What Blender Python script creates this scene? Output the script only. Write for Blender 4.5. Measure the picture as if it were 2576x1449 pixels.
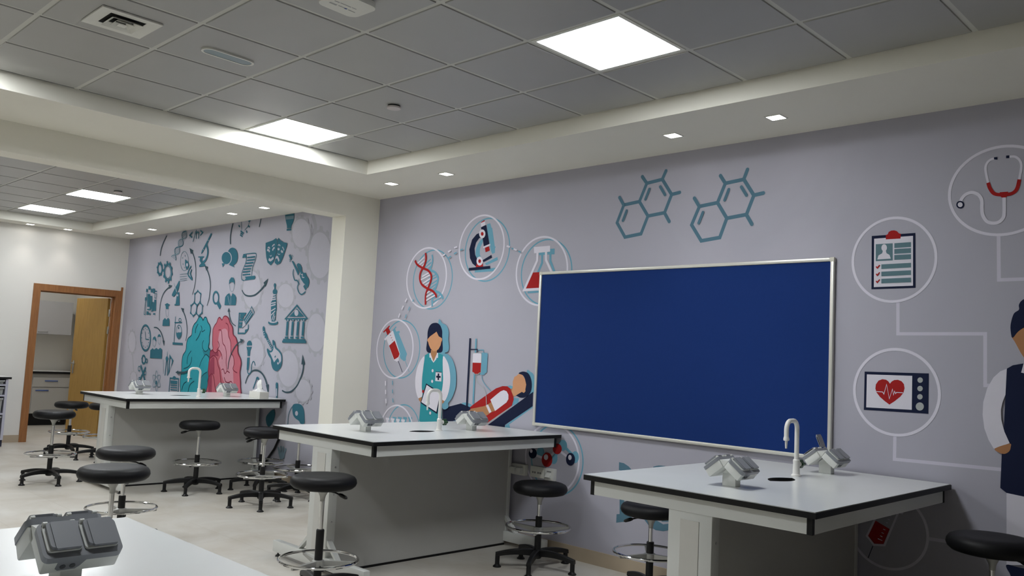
import bpy, bmesh, math, random
from mathutils import Vector, Matrix
from mathutils.geometry import tessellate_polygon

for o in list(bpy.data.objects):
    bpy.data.objects.remove(o)
scene = bpy.context.scene
COL = scene.collection
PI = math.pi
random.seed(7)

# ------------------------------------------------------------------ camera
CAMPOS = Vector((0.0, 0.0, 1.4665))
PITCH, ROLL, YAW, FPX = 0.0858, 0.0507, 0.7749, 2132.25
_fw = Vector((-math.sin(YAW) * math.cos(PITCH), math.cos(YAW) * math.cos(PITCH), math.sin(PITCH)))
_r0 = Vector((math.cos(YAW), math.sin(YAW), 0.0))
_u0 = _r0.cross(_fw)
C_R = _r0 * math.cos(ROLL) + _u0 * math.sin(ROLL)
C_U = _u0 * math.cos(ROLL) - _r0 * math.sin(ROLL)
cam_data = bpy.data.cameras.new('camera')
cam_data.sensor_fit = 'HORIZONTAL'
cam_data.sensor_width = 36.0
cam_data.lens = FPX / 2576.0 * 36.0
cam_data.clip_start = 0.02
cam_data.clip_end = 100
cam = bpy.data.objects.new('camera', cam_data)
COL.objects.link(cam)
cam.matrix_world = Matrix(((C_R.x, C_U.x, -_fw.x, CAMPOS.x), (C_R.y, C_U.y, -_fw.y, CAMPOS.y),
                           (C_R.z, C_U.z, -_fw.z, CAMPOS.z), (0, 0, 0, 1)))
scene.camera = cam

# ------------------------------------------------------------------ world, exposure, light levels
world = bpy.data.worlds.new('world')
scene.world = world
world.use_nodes = True
world.node_tree.nodes['Background'].inputs[0].default_value = (0.02, 0.02, 0.02, 1)
world.node_tree.nodes['Background'].inputs[1].default_value = 0.0
scene.view_settings.view_transform = 'Standard'
scene.view_settings.look = 'None'
scene.view_settings.exposure = 0.0
scene.view_settings.gamma = 1.0
scene.view_settings.use_curve_mapping = False
scene.cycles.use_denoising = True
scene.cycles.max_bounces = 10
scene.cycles.diffuse_bounces = 7
scene.cycles.sample_clamp_indirect = 6.0
PANEL_L = 36.5        # radiance of the ceiling light panels
SPOT_W = 7.5         # recessed downlights
PREP_L = 26.0  # radiance of the lamp added beyond the doorway

# ------------------------------------------------------------------ room dimensions
YA = 5.0783           # painted wall
XE = -13.1618         # end wall with the door
ZC = 3.130            # ceiling tiles
ZS = 3.019            # plaster bulkheads
ZB = 2.7935           # beam underside
YC = 4.2831
XC = -6.029
XB, XB2, YCF = -6.8894, -7.119, 4.6782
GX, GY = -2.9984, 3.6836
T = 0.919             # bench height
XR, YF = 5.5, -3.4    # unseen right and front walls

# ------------------------------------------------------------------ materials
def s2l(c):
    c = c / 255.0
    return c / 12.92 if c <= 0.04045 else ((c + 0.055) / 1.055) ** 2.4

def px_col(r, g, b, k=1.0):
    return tuple(min(0.95, s2l(v) * k) for v in (r, g, b))

MATS = {}
def mat(name, col, rough=0.5, metal=0.0, noise=0.0, nscale=20.0, bump=0.0, bscale=200.0, spec=0.5, coat=0.0, emit=0.0, trans=0.0, wear=None):
    if name in MATS:
        return MATS[name]
    m = bpy.data.materials.new(name)
    m.use_nodes = True
    nt = m.node_tree
    b = nt.nodes['Principled BSDF']
    b.inputs['Base Color'].default_value = (*col, 1)
    b.inputs['Roughness'].default_value = rough
    b.inputs['Metallic'].default_value = metal
    b.inputs['Specular IOR Level'].default_value = spec
    b.inputs['Coat Weight'].default_value = coat
    if trans:
        b.inputs['Transmission Weight'].default_value = trans
    if emit:
        b.inputs['Emission Color'].default_value = (*col, 1)
        b.inputs['Emission Strength'].default_value = emit
    tc = nt.nodes.new('ShaderNodeTexCoord')
    if noise:
        n = nt.nodes.new('ShaderNodeTexNoise')
        n.inputs['Scale'].default_value = nscale
        n.inputs['Detail'].default_value = 5
        nt.links.new(tc.outputs['Object'], n.inputs['Vector'])
        r = nt.nodes.new('ShaderNodeMapRange')
        r.inputs['To Min'].default_value = 1 - noise
        r.inputs['To Max'].default_value = 1 + noise
        nt.links.new(n.outputs['Fac'], r.inputs['Value'])
        mx = nt.nodes.new('ShaderNodeVectorMath')
        mx.operation = 'MULTIPLY'
        mx.inputs[0].default_value = col
        nt.links.new(r.outputs[0], mx.inputs[1])
        nt.links.new(mx.outputs[0], b.inputs['Base Color'])
    if bump:
        n2 = nt.nodes.new('ShaderNodeTexNoise')
        n2.inputs['Scale'].default_value = bscale
        n2.inputs['Detail'].default_value = 3
        nt.links.new(tc.outputs['Object'], n2.inputs['Vector'])
        bp = nt.nodes.new('ShaderNodeBump')
        bp.inputs['Strength'].default_value = bump
        bp.inputs['Distance'].default_value = 0.002
        nt.links.new(n2.outputs['Fac'], bp.inputs['Height'])
        nt.links.new(bp.outputs[0], b.inputs['Normal'])
    MATS[name] = m
    return m

cream = mat('cream_plaster', (0.83, 0.81, 0.725), 0.75, noise=0.02, nscale=3, bump=0.08, bscale=120)
endwall = mat('white_wall_paint', (0.72, 0.705, 0.665), 0.7, noise=0.02, nscale=3, bump=0.08, bscale=120)
tile_m = mat('perforated_metal_tile', (0.41, 0.41, 0.40), 0.40, metal=0.25, noise=0.03, nscale=6, bump=0.15, bscale=900)
tbar_m = mat('ceiling_grid_bar', (0.60, 0.60, 0.56), 0.5, noise=0.02, nscale=10)
white_metal = mat('white_enamel', (0.74, 0.74, 0.70), 0.4, noise=0.02, nscale=8)
apron_m = mat('pale_grey_laminate', (0.66, 0.67, 0.645), 0.35, noise=0.02, nscale=6)
panel_m = mat('shaded_spine_laminate', (0.46, 0.455, 0.43), 0.5, noise=0.02, nscale=6)  # white like the posts, darkened: shade under the bench put into the colour
top_m = mat('white_bench_laminate', (0.70, 0.715, 0.71), 0.22, noise=0.03, nscale=5, spec=0.4)
edge_m = mat('black_bench_edge', (0.006, 0.006, 0.0065), 0.5, spec=0.25, noise=0.05, nscale=40)
vinyl = mat('black_vinyl', (0.006, 0.006, 0.007), 0.5, spec=0.2, noise=0.06, nscale=30, bump=0.12, bscale=350)
blackp = mat('black_plastic', (0.008, 0.008, 0.0085), 0.42, spec=0.3, noise=0.05, nscale=30, bump=0.04, bscale=200)
chrome = mat('chrome', (0.72, 0.72, 0.72), 0.10, metal=1.0, noise=0.02, nscale=30)
castal = mat('cast_aluminium', (0.42, 0.42, 0.40), 0.45, metal=0.6, noise=0.04, nscale=30)
soc_white = mat('socket_white_plastic', (0.70, 0.71, 0.68), 0.35, noise=0.02, nscale=20)
soc_grey = mat('socket_grey_plastic', (0.225, 0.235, 0.26), 0.38, noise=0.04, nscale=20, bump=0.05, bscale=400)
soc_dark = mat('socket_dark_insert', (0.07, 0.073, 0.08), 0.5, noise=0.04, nscale=20)
tap_m = mat('tap_white_epoxy', (0.78, 0.77, 0.74), 0.28, noise=0.02, nscale=20)
green_m = mat('tap_green_knob', (0.012, 0.06, 0.02), 0.4, noise=0.1, nscale=40)
blueboard = mat('blue_felt', (0.007, 0.030, 0.155), 0.9, noise=0.06, nscale=60, bump=0.3, bscale=700, spec=0.2)
alu = mat('aluminium_trim', (0.66, 0.65, 0.60), 0.35, metal=0.35, noise=0.02, nscale=20)
frame_white = mat('fixture_white', (0.74, 0.74, 0.69), 0.45, noise=0.02, nscale=20)
flat_black = mat('flat_black', (0.006, 0.006, 0.006), 0.9, noise=0.05, nscale=20)
paper_m = mat('tissue_paper', (0.85, 0.85, 0.83), 0.9, noise=0.02, nscale=40)
box_m = mat('white_carton', (0.72, 0.71, 0.66), 0.6, noise=0.04, nscale=15)
film_m = mat('clear_film', (0.8, 0.8, 0.8), 0.12, noise=0.03, nscale=60, spec=0.8)
cab_m = mat('grey_cabinet', (0.42, 0.42, 0.43), 0.5, noise=0.03, nscale=8)
cab2_m = mat('beige_grey_cabinet', (0.42, 0.41, 0.385), 0.5, noise=0.03, nscale=8)
blueh = mat('blue_grip', (0.06, 0.12, 0.35), 0.4, noise=0.05, nscale=30)
lilac_m = mat('lilac_grey_frame', (0.45, 0.45, 0.54), 0.5, noise=0.03, nscale=10)
tray_m = mat('translucent_tray', (0.33, 0.34, 0.34), 0.3, noise=0.08, nscale=15)
steel_m = mat('brushed_steel', (0.55, 0.55, 0.55), 0.3, metal=1.0, noise=0.04, nscale=30)
blue_mark = mat('blue_mark', (0.03, 0.08, 0.3), 0.5, noise=0.03, nscale=30)
grey_mark = mat('grey_mark', (0.36, 0.36, 0.36), 0.5, noise=0.03, nscale=30)
frost_m = mat('frosted_lens', (0.27, 0.34, 0.37), 0.35, noise=0.12, nscale=35)
baseb = mat('beige_skirting', (0.42, 0.345, 0.255), 0.35, noise=0.10, nscale=6)
lamp_m = mat('lamp_diffuser', (0.94, 0.975, 1.0), 0.5, emit=PANEL_L)
lamp_half = mat('lamp_diffuser_soft', (0.94, 0.975, 1.0), 0.5, emit=PANEL_L * 0.8)
lamp_weak = mat('lamp_diffuser_weak', (0.94, 0.975, 1.0), 0.5, emit=PANEL_L * 0.5)
lamp_prep = mat('lamp_diffuser_added', (1, 0.98, 0.95), 0.5, emit=PREP_L)
down_m = mat('downlight_lens', (1, 0.95, 0.88), 0.5, emit=14.0)

def wood(name, c1, c2, scale, axis_rot=(0, 0, 0), rough=0.45):
    m = bpy.data.materials.new(name)
    m.use_nodes = True
    nt = m.node_tree
    b = nt.nodes['Principled BSDF']
    b.inputs['Roughness'].default_value = rough
    tc = nt.nodes.new('ShaderNodeTexCoord')
    mp = nt.nodes.new('ShaderNodeMapping')
    mp.inputs['Scale'].default_value = scale
    n = nt.nodes.new('ShaderNodeTexNoise')
    n.inputs['Scale'].default_value = 6
    n.inputs['Detail'].default_value = 8
    n.inputs['Roughness'].default_value = 0.65
    cr = nt.nodes.new('ShaderNodeValToRGB')
    cr.color_ramp.elements[0].position = 0.32
    cr.color_ramp.elements[0].color = (*c1, 1)
    cr.color_ramp.elements[1].position = 0.68
    cr.color_ramp.elements[1].color = (*c2, 1)
    nt.links.new(tc.outputs['Object'], mp.inputs[0])
    nt.links.new(mp.outputs[0], n.inputs['Vector'])
    nt.links.new(n.outputs['Fac'], cr.inputs[0])
    nt.links.new(cr.outputs[0], b.inputs['Base Color'])
    MATS[name] = m
    return m
frame_wood = wood('reddish_door_frame_wood', (0.22, 0.085, 0.024), (0.33, 0.14, 0.045), (14, 14, 0.9))
leaf_wood = wood('honey_oak_veneer', (0.29, 0.165, 0.036), (0.41, 0.25, 0.068), (16, 16, 0.7))

def floor_material():
    m = bpy.data.materials.new('beige_porcelain_floor')
    m.use_nodes = True
    nt = m.node_tree
    b = nt.nodes['Principled BSDF']
    tc = nt.nodes.new('ShaderNodeTexCoord')
    mp = nt.nodes.new('ShaderNodeMapping')
    mp.inputs['Scale'].default_value = (1, 1, 1)
    mp.inputs['Location'].default_value = (0.11, 0.27, 0)
    br = nt.nodes.new('ShaderNodeTexBrick')
    br.offset = 0.0
    br.inputs['Color1'].default_value = (1, 1, 1, 1)
    br.inputs['Color2'].default_value = (0.955, 0.95, 0.945, 1)
    br.inputs['Mortar'].default_value = (0.86, 0.85, 0.83, 1)
    br.inputs['Scale'].default_value = 1.0
    br.inputs['Mortar Size'].default_value = 0.003
    br.inputs['Brick Width'].default_value = 0.6
    br.inputs['Row Height'].default_value = 0.6
    n = nt.nodes.new('ShaderNodeTexNoise')
    n.inputs['Scale'].default_value = 1.6
    n.inputs['Detail'].default_value = 7
    n.inputs['Roughness'].default_value = 0.6
    n.inputs['Distortion'].default_value = 0.6
    cr = nt.nodes.new('ShaderNodeValToRGB')
    cr.color_ramp.elements[0].position = 0.3
    cr.color_ramp.elements[0].color = (0.455, 0.415, 0.35, 1)
    cr.color_ramp.elements[1].position = 0.66
    cr.color_ramp.elements[1].color = (0.59, 0.572, 0.53, 1)
    mx = nt.nodes.new('ShaderNodeMix')
    mx.data_type = 'RGBA'
    mx.blend_type = 'MULTIPLY'
    mx.inputs['Factor'].default_value = 1.0
    nt.links.new(tc.outputs['Object'], mp.inputs[0])
    nt.links.new(mp.outputs[0], br.inputs['Vector'])
    nt.links.new(tc.outputs['Object'], n.inputs['Vector'])
    nt.links.new(n.outputs['Fac'], cr.inputs[0])
    nt.links.new(cr.outputs[0], mx.inputs['A'])
    nt.links.new(br.outputs['Color'], mx.inputs['B'])
    nt.links.new(mx.outputs['Result'], b.inputs['Base Color'])
    b.inputs['Roughness'].default_value = 0.42
    MATS['floor'] = m
    return m
floor_m = floor_material()

# ------------------------------------------------------------------ mesh helpers
class MB:
    """collects faces (with material slots) and links them as one mesh object"""
    def __init__(self, M=None):
        self.v, self.f, self.mi = [], [], []
        self.M = M
    def add(self, verts, faces, mi=0):
        o = len(self.v)
        for p in verts:
            p = Vector(p)
            self.v.append(self.M @ p if self.M else p)
        for f in faces:
            self.f.append([i + o for i in f])
            self.mi.append(mi)
        return self
    def box(self, x0, x1, y0, y1, z0, z1, mi=0):
        return self.add([(x0, y0, z0), (x1, y0, z0), (x1, y1, z0), (x0, y1, z0), (x0, y0, z1), (x1, y0, z1), (x1, y1, z1), (x0, y1, z1)],
                        [(0, 3, 2, 1), (4, 5, 6, 7), (0, 1, 5, 4), (1, 2, 6, 5), (2, 3, 7, 6), (3, 0, 4, 7)], mi)
    def rbox(self, x0, x1, y0, y1, z0, z1, r=0.004, seg=2, mi=0):
        bm = bmesh.new()
        bmesh.ops.create_cube(bm, size=1)
        bmesh.ops.scale(bm, vec=(x1 - x0, y1 - y0, z1 - z0), verts=bm.verts)
        bmesh.ops.translate(bm, vec=((x0 + x1) / 2, (y0 + y1) / 2, (z0 + z1) / 2), verts=bm.verts)
        bmesh.ops.bevel(bm, geom=bm.edges[:], offset=r, segments=seg, profile=0.5, affect='EDGES')
        bm.verts.index_update()
        self.add([v.co.copy() for v in bm.verts], [[v.index for v in f.verts] for f in bm.faces], mi)
        bm.free()
        return self
    def cyl(self, p0, p1, r0, r1=None, n=16, mi=0, caps=True):
        r1 = r0 if r1 is None else r1
        p0, p1 = Vector(p0), Vector(p1)
        d = (p1 - p0).normalized()
        a = d.orthogonal().normalized()
        b = d.cross(a)
        vs = []
        for p, r in ((p0, r0), (p1, r1)):
            for i in range(n):
                t = 2 * PI * i / n
                vs.append(p + (a * math.cos(t) + b * math.sin(t)) * r)
        fs = [(i, (i + 1) % n, n + (i + 1) % n, n + i) for i in range(n)]
        if caps:
            fs += [tuple(range(n - 1, -1, -1)), tuple(range(n, 2 * n))]
        return self.add(vs, fs, mi)
    def lathe(self, prof, n=32, c=(0, 0, 0), mi=0):
        vs, fs = [], []
        for r, z in prof:
            for i in range(n):
                t = 2 * PI * i / n
                vs.append((c[0] + r * math.cos(t), c[1] + r * math.sin(t), c[2] + z))
        for k in range(len(prof) - 1):
            for i in range(n):
                fs.append((k * n + i, k * n + (i + 1) % n, (k + 1) * n + (i + 1) % n, (k + 1) * n + i))
        fs.append(tuple(range(n - 1, -1, -1)))
        fs.append(tuple((len(prof) - 1) * n + i for i in range(n)))
        return self.add(vs, fs, mi)
    def tube(self, path, r, n=12, closed=False, mi=0):
        P = [Vector(p) for p in path]
        m = len(P)
        rs = r if isinstance(r, (list, tuple)) else [r] * m
        vs, fs = [], []
        prev = None
        for k in range(m):
            if closed:
                d = P[(k + 1) % m] - P[k - 1]
            else:
                d = P[min(k + 1, m - 1)] - P[max(k - 1, 0)]
            d.normalize()
            if prev is None:
                a = d.orthogonal().normalized()
            else:
                a = (prev - d * prev.dot(d)).normalized()
            prev = a
            b = d.cross(a)
            for i in range(n):
                t = 2 * PI * i / n
                vs.append(P[k] + (a * math.cos(t) + b * math.sin(t)) * rs[k])
        for k in range(m if closed else m - 1):
            k2 = (k + 1) % m
            for i in range(n):
                fs.append((k * n + i, k * n + (i + 1) % n, k2 * n + (i + 1) % n, k2 * n + i))
        if not closed:
            fs.append(tuple(range(n - 1, -1, -1)))
            fs.append(tuple((m - 1) * n + i for i in range(n)))
        return self.add(vs, fs, mi)
    def prism(self, pts, a0, a1, axis='z', mi=0, holes=(), mi_side=None):
        """extrude a polygon (with holes) between a0 and a1 along an axis"""
        def p3(p, a):
            return {'z': (p[0], p[1], a), 'y': (p[0], a, p[1]), 'x': (a, p[0], p[1])}[axis]
        loops = [list(pts)] + [list(h) for h in holes]
        flat = [p for l in loops for p in l]
        tri = tessellate_polygon([[Vector((p[0], p[1], 0)) for p in l] for l in loops])
        n = len(flat)
        self.add([p3(p, a0) for p in flat] + [p3(p, a1) for p in flat],
                 [tuple(t) for t in tri] + [tuple(n + i for i in reversed(t)) for t in tri], mi)
        ms = mi if mi_side is None else mi_side
        for l in loops:
            k = len(l)
            self.add([p3(p, a0) for p in l] + [p3(p, a1) for p in l], [(i, (i + 1) % k, k + (i + 1) % k, k + i) for i in range(k)], ms)
        return self
    def build(self, name, mats, parent=None, ang=35, fix=True):
        me = bpy.data.meshes.new(name)
        me.from_pydata([tuple(p) for p in self.v], [], self.f)
        if not isinstance(mats, (list, tuple)):
            mats = [mats]
        for m in mats:
            me.materials.append(m)
        me.polygons.foreach_set('material_index', self.mi)
        me.update()
        if fix:
            bm = bmesh.new()
            bm.from_mesh(me)
            bmesh.ops.recalc_face_normals(bm, faces=bm.faces[:])
            bm.to_mesh(me)
            bm.free()
        me.polygons.foreach_set('use_smooth', [True] * len(me.polygons))
        me.set_sharp_from_angle(angle=math.radians(ang))
        o = bpy.data.objects.new(name, me)
        COL.objects.link(o)
        if parent:
            o.parent = parent
        return o

def thing(name, label, cat, loc=(0, 0, 0), rz=0.0, group=None, kind=None):
    o = bpy.data.objects.new(name, None)
    o.empty_display_size = 0.1
    COL.objects.link(o)
    o.location = loc
    o.rotation_euler = (0, 0, rz)
    return tag(o, label, cat, group, kind)

def tag(o, label, cat, group=None, kind=None):
    o['label'] = label
    o['category'] = cat
    if group:
        o['group'] = group
    if kind:
        o['kind'] = kind
    return o

def copy_tree(o, parent=None):
    c = o.copy()
    COL.objects.link(c)
    c.parent = parent
    for ch in list(o.children):
        copy_tree(ch, c)
    return c

def struct(o, label, cat):
    return tag(o, label, cat, kind='structure')

# ------------------------------------------------------------------ room shell
struct(MB().box(-16.7, XR, YF, 6.0, -0.06, 0.0).build('floor', floor_m), 'beige mottled porcelain tile floor running under every bench', 'floor')
struct(MB().box(XE, XR, YA, YA + 0.15, 0, 3.4).build('wall_back', cream), 'long wall behind the benches that carries both murals', 'wall')
struct(MB().box(XR, XR + 0.15, YF, YA + 0.15, 0, 3.4).build('wall_right', cream), 'plain cream wall closing the room on the right', 'wall')
struct(MB().box(XE, XR, YF - 0.15, YF, 0, 3.4).build('wall_front', cream), 'plain cream wall behind the viewpoint', 'wall')
DY0, DY1, DZ = 3.885, 4.960, 2.145     # door opening
w = MB()
w.box(XE - 0.15, XE, YF, DY0 - 0.0, 0, 3.4).box(XE - 0.15, XE, DY1, YA + 0.15, 0, 3.4).box(XE - 0.15, XE, DY0, DY1, DZ, 3.4)
struct(w.build('wall_left', endwall), 'white end wall with the wood framed doorway', 'wall')

def tile_field(xs, ys, skip, mb, bars):
    g = 0.016
    for i in range(len(xs) - 1):
        for j in range(len(ys) - 1):
            if (i, j) in skip:
                continue
            x0, x1, y0, y1 = xs[i], xs[i + 1], ys[j], ys[j + 1]
            if x1 - x0 < 0.03 or y1 - y0 < 0.03:
                continue
            mb.add([(x0 + g, y0 + g, ZC), (x1 - g, y0 + g, ZC), (x1 - g, y1 - g, ZC), (x0 + g, y1 - g, ZC),
                    (x0 + g - .004, y0 + g - .004, ZC + .02), (x1 - g + .004, y0 + g - .004, ZC + .02), (x1 - g + .004, y1 - g + .004, ZC + .02), (x0 + g - .004, y1 - g + .004, ZC + .02)],
                   [(0, 1, 2, 3), (0, 4, 5, 1), (1, 5, 6, 2), (2, 6, 7, 3), (3, 7, 4, 0)], 0)
    for x in xs[1:-1]:
        bars.box(x - 0.0145, x + 0.0145, ys[0], ys[-1], ZC + 0.006, ZC + 0.03, 1)
    for y in ys[1:-1]:
        bars.box(xs[0], xs[-1], y - 0.0145, y + 0.0145, ZC + 0.0063, ZC + 0.03, 1)

cm = MB()
def nodes(o, lo, hi):
    k0 = math.ceil((lo - o) / 0.6 + 1e-6)
    k1 = math.floor((hi - o) / 0.6 - 1e-6)
    return [lo] + [o + 0.6 * k for k in range(k0, k1 + 1)] + [hi]
xs = nodes(GX, XC, XR)
ys = nodes(GY, YF, YC)
def cell(xv, yv, xs_, ys_):
    i = max(k for k in range(len(xs_)) if xs_[k] <= xv)
    j = max(k for k in range(len(ys_)) if ys_[k] <= yv)
    return i, j
PANELS = [(GX, GY - 0.6, 'bright square ceiling light panel nearest the blue board'),
          (GX - 3.0, GY - 0.6, 'square ceiling light panel tight against the beam-side bulkhead'),
          (GX - 3.0, GY - 3.0, 'ceiling light panel cut off by the left edge of the photo'),
          (GX, GY - 3.0, 'softer ceiling light panel overhead just above the view'),
          (GX - 3.0, GY - 5.4, 'ceiling light panel near the front wall')]
skip = {cell(px + 0.3, py + 0.3, xs, ys) for px, py, _ in PANELS}
tile_field(xs, ys, skip, cm, cm)
# far room ceiling
FXE, FYC = -12.80, 4.40
xs2 = [FXE] + [-10.0 - 0.6 * k for k in range(4, -6, -1) if FXE + 0.05 < -10.0 - 0.6 * k < XB2 - 0.05] + [XB2]
ys2 = [YF] + [3.87 - 0.6 * k for k in range(12, -1, -1) if YF + 0.05 < 3.87 - 0.6 * k < FYC] + [FYC]
FPANELS = [(-10.6, 3.27, 'lit ceiling panel beyond the beam, nearer of the two in view'),
           (-12.4, 3.27, 'lit ceiling panel beyond the beam nearest the doorway wall'),
           (-8.8, 2.67, 'ceiling light panel tucked out of sight behind the beam'),
           (-8.8, 0.27, 'ceiling light panel close behind the beam, out of view')]
skip2 = {cell(px + 0.3, py + 0.3, xs2, ys2) for px, py, _ in FPANELS}
tile_field(xs2, ys2, skip2, cm, cm)
cm.box(-16.8, XR, YF, YA + 0.6, ZC + 0.06, ZC + 0.12, 0)
struct(cm.build('ceiling', [tile_m, tbar_m], fix=True, ang=20), 'grey perforated metal tile ceiling in a pale grid', 'ceiling')

# plaster bulkheads round the tile fields
b1 = MB()
b1.box(XB, XC, YF, YC, ZS, ZC + 0.06).box(XB, XR, YC, YA, ZS, ZC + 0.06)
struct(b1.build('trim_1', cream), 'cream plaster bulkhead framing the nearer tiled ceiling', 'bulkhead')
b2 = MB()
b2.box(FXE, XB2, FYC, YA, ZS, ZC + 0.06).box(XE, FXE, YF, YA, ZS, ZC + 0.06)
struct(b2.build('trim_2', cream), 'cream plaster bulkhead framing the far tiled ceiling', 'bulkhead')
bmx = MB().box(XB2, XB, YF, YA, ZB, ZC + 0.06)
struct(bmx.build('trim_3', cream), 'cream ceiling beam between the two bays', 'beam')
struct(MB().box(XB2, XB, YCF, YA, 0, ZB).build('trim_4', cream), 'cream square column under the beam', 'column')

# skirting
struct(MB().box(XB, XR, YA - 0.012, YA, 0, 0.1).box(XE, XB2, YA - 0.012, YA, 0, 0.1).build('baseboard_back', baseb), 'beige tile skirting along the mural wall', 'baseboard')
struct(MB().box(XE, XE + 0.012, YF, DY0 - 0.075, 0, 0.1).build('baseboard_left', baseb), 'beige tile skirting left of the doorway', 'baseboard')

# doorway
door = thing('door_1', 'wood framed doorway with its oak leaf swung open', 'door', (XE, 0, 0), kind='structure')
fr = MB()
fw = 0.075
fr.box(-0.16, 0.018, DY0 - fw, DY0 + 0.02, 0, DZ + fw).box(-0.16, 0.018, DY1 - 0.02, DY1 + fw, 0, DZ + fw).box(-0.16, 0.018, DY0 + 0.02, DY1 - 0.02, DZ - 0.02, DZ + fw)
fr.box(-0.10, -0.06, DY0 + 0.02, DY0 + 0.035, 0, DZ - 0.02).box(-0.10, -0.06, DY1 - 0.035, DY1 - 0.02, 0, DZ - 0.02).box(-0.10, -0.06, DY0 + 0.035, DY1 - 0.035, DZ - 0.035, DZ - 0.02)
fr.box(0.0, 0.02, DY1 + 0.05, DY1 + fw, DZ + fw, DZ + fw + 0.055)
fr.build('door_frame', frame_wood, door)
th = math.radians(81)
HX, HY = -0.185, DY1 - 0.035
Lm = Matrix.Translation((HX, HY, 0)) @ Matrix.Rotation(PI + (PI / 2 - th), 4, 'Z')
leaf = MB(Lm).rbox(0.0, 0.90, -0.022, 0.022, 0.008, DZ - 0.04, 0.002, 1).build('door_leaf', leaf_wood, door)
hd = MB(Lm)
hd.rbox(0.81, 0.85, 0.022, 0.030, 0.93, 1.13, 0.002).rbox(0.81, 0.85, -0.030, -0.022, 0.93, 1.13, 0.002)
for s in (1, -1):
    hd.cyl((0.83, 0.03 * s, 1.09), (0.83, 0.065 * s, 1.09), 0.009).tube([(0.83, 0.06 * s, 1.09), (0.80, 0.064 * s, 1.09), (0.72, 0.064 * s, 1.085)], 0.009)
hd.build('door_handle', steel_m, leaf)
for zc in (0.35, 1.62, 1.88):
    MB().rbox(-0.19, -0.135, DY1 - 0.034, DY1 - 0.018, zc - 0.055, zc + 0.055, 0.003).cyl((-0.165, DY1 - 0.030, zc - 0.055), (-0.165, DY1 - 0.030, zc + 0.055), 0.010).build('door_hinge', steel_m, leaf)

# room beyond the doorway
XP = -16.05
struct(MB().box(XP - 0.15, XP, 2.6, 6.0, 0, 3.4).build('wall_far', endwall), 'rear wall of the small room seen through the doorway', 'wall')
struct(MB().box(XP, XE - 0.15, 5.36, 5.5, 0, 3.4).build('wall_far_right', endwall), 'right wall of the small room beyond the doorway', 'wall')
struct(MB().box(XP, XE - 0.15, 2.5, 2.62, 0, 3.4).build('wall_far_left', endwall), 'left wall of the small room beyond the doorway', 'wall')
ulight = thing('ceiling_light', 'added unseen ceiling light brightening the small room through the doorway', 'ceiling light', (-14.4, 3.9, ZC - 0.02), group='ceiling light panels')  # no known lamp here; added out of sight to brighten this room
MB().box(-0.3, 0.3, -0.3, 0.3, 0, 0.06).build('frame', frame_white, ulight)
MB().box(-0.26, 0.26, -0.26, 0.26, -0.004, 0.0).build('diffuser', lamp_prep, ulight)
cx0 = -15.5
uc = thing('wall_cupboard', 'grey two door wall cupboard seen through the doorway', 'cupboard', (cx0, 0, 0))
MB().box(-0.54, -0.02, 3.95, 5.14, 1.52, 2.08).build('body', cab_m, uc)
for y0, y1, hx in ((4.552, 5.138, 4.70), (3.952, 4.546, 4.44)):
    d = MB().rbox(-0.02, 0.0, y0, y1, 1.522, 2.078, 0.002, 1).build('door', cab_m, uc)
    MB().tube([(0.0, hx - 0.07, 1.56), (0.025, hx - 0.06, 1.555), (0.025, hx + 0.06, 1.555), (0.0, hx + 0.07, 1.56)], 0.006).build('handle', steel_m, d)
bc = thing('base_cabinet', 'beige grey base cabinet with blue handles seen through the doorway', 'cabinet', (cx0, 0, 0))
MB().box(-0.54, -0.02, 3.4, 5.20, 0.2, 0.86).build('body', cab2_m, bc)
MB().box(-0.54, -0.10, 3.4, 5.20, 0.0, 0.2).build('plinth', flat_black, bc)
for y0, y1 in ((4.62, 5.19), (4.03, 4.60), (3.44, 4.01)):
    d = MB().rbox(-0.02, 0.0, y0, y1, 0.64, 0.80, 0.003, 1).build('drawer', cab2_m, bc)
    MB().rbox(0.0, 0.015, y0 + 0.18, y0 + 0.38, 0.735, 0.752, 0.003).build('handle', blueh, d)
    d = MB().rbox(-0.02, 0.0, y0, y1, 0.205, 0.625, 0.003, 1).build('door', cab2_m, bc)
    MB().rbox(0.0, 0.015, y0 + 0.05, y0 + 0.25, 0.575, 0.592, 0.003).build('handle', blueh, d)
ct = MB().box(cx0 - 0.545, cx0 + 0.03, 3.4, 5.25, 0.862, 0.90, 1).box(cx0 - 0.545, cx0 + 0.03, 3.4, 5.25, 0.9001, 0.903, 0)
tag(ct.build('worktop', [top_m, edge_m]), 'white black edged worktop on the base cabinet through the doorway', 'worktop')

# tray storage unit against the end wall
su = thing('tray_storage_unit', 'lilac grey tray storage unit at the left edge of the photo', 'storage unit', (-12.66, 2.98, 0))
fb = MB()
fb.box(-0.45, 0.0, 0.47, 0.50, 0.09, 0.885).box(-0.45, 0.0, -0.50, -0.47, 0.09, 0.885).box(-0.45, 0.0, -0.01, 0.01, 0.09, 0.885).box(-0.45, -0.43, -0.47, 0.47, 0.09, 0.885)
for z in (0.09, 0.42, 0.66, 0.80):
    fb.box(-0.43, 0.0, -0.47, 0.47, z, z + 0.02)
fb.build('frame', lilac_m, su)
MB().box(-0.45, -0.03, -0.5, 0.5, 0.0, 0.09).build('plinth', mat('dark_navy_plinth', (0.02, 0.022, 0.05), 0.5, noise=0.05), su)
MB().box(-0.455, 0.02, -0.515, 0.53, 0.890, 0.917, 1).box(-0.455, 0.02, -0.515, 0.53, 0.9171, 0.920, 0).build('worktop', [top_m, edge_m], su)
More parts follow.
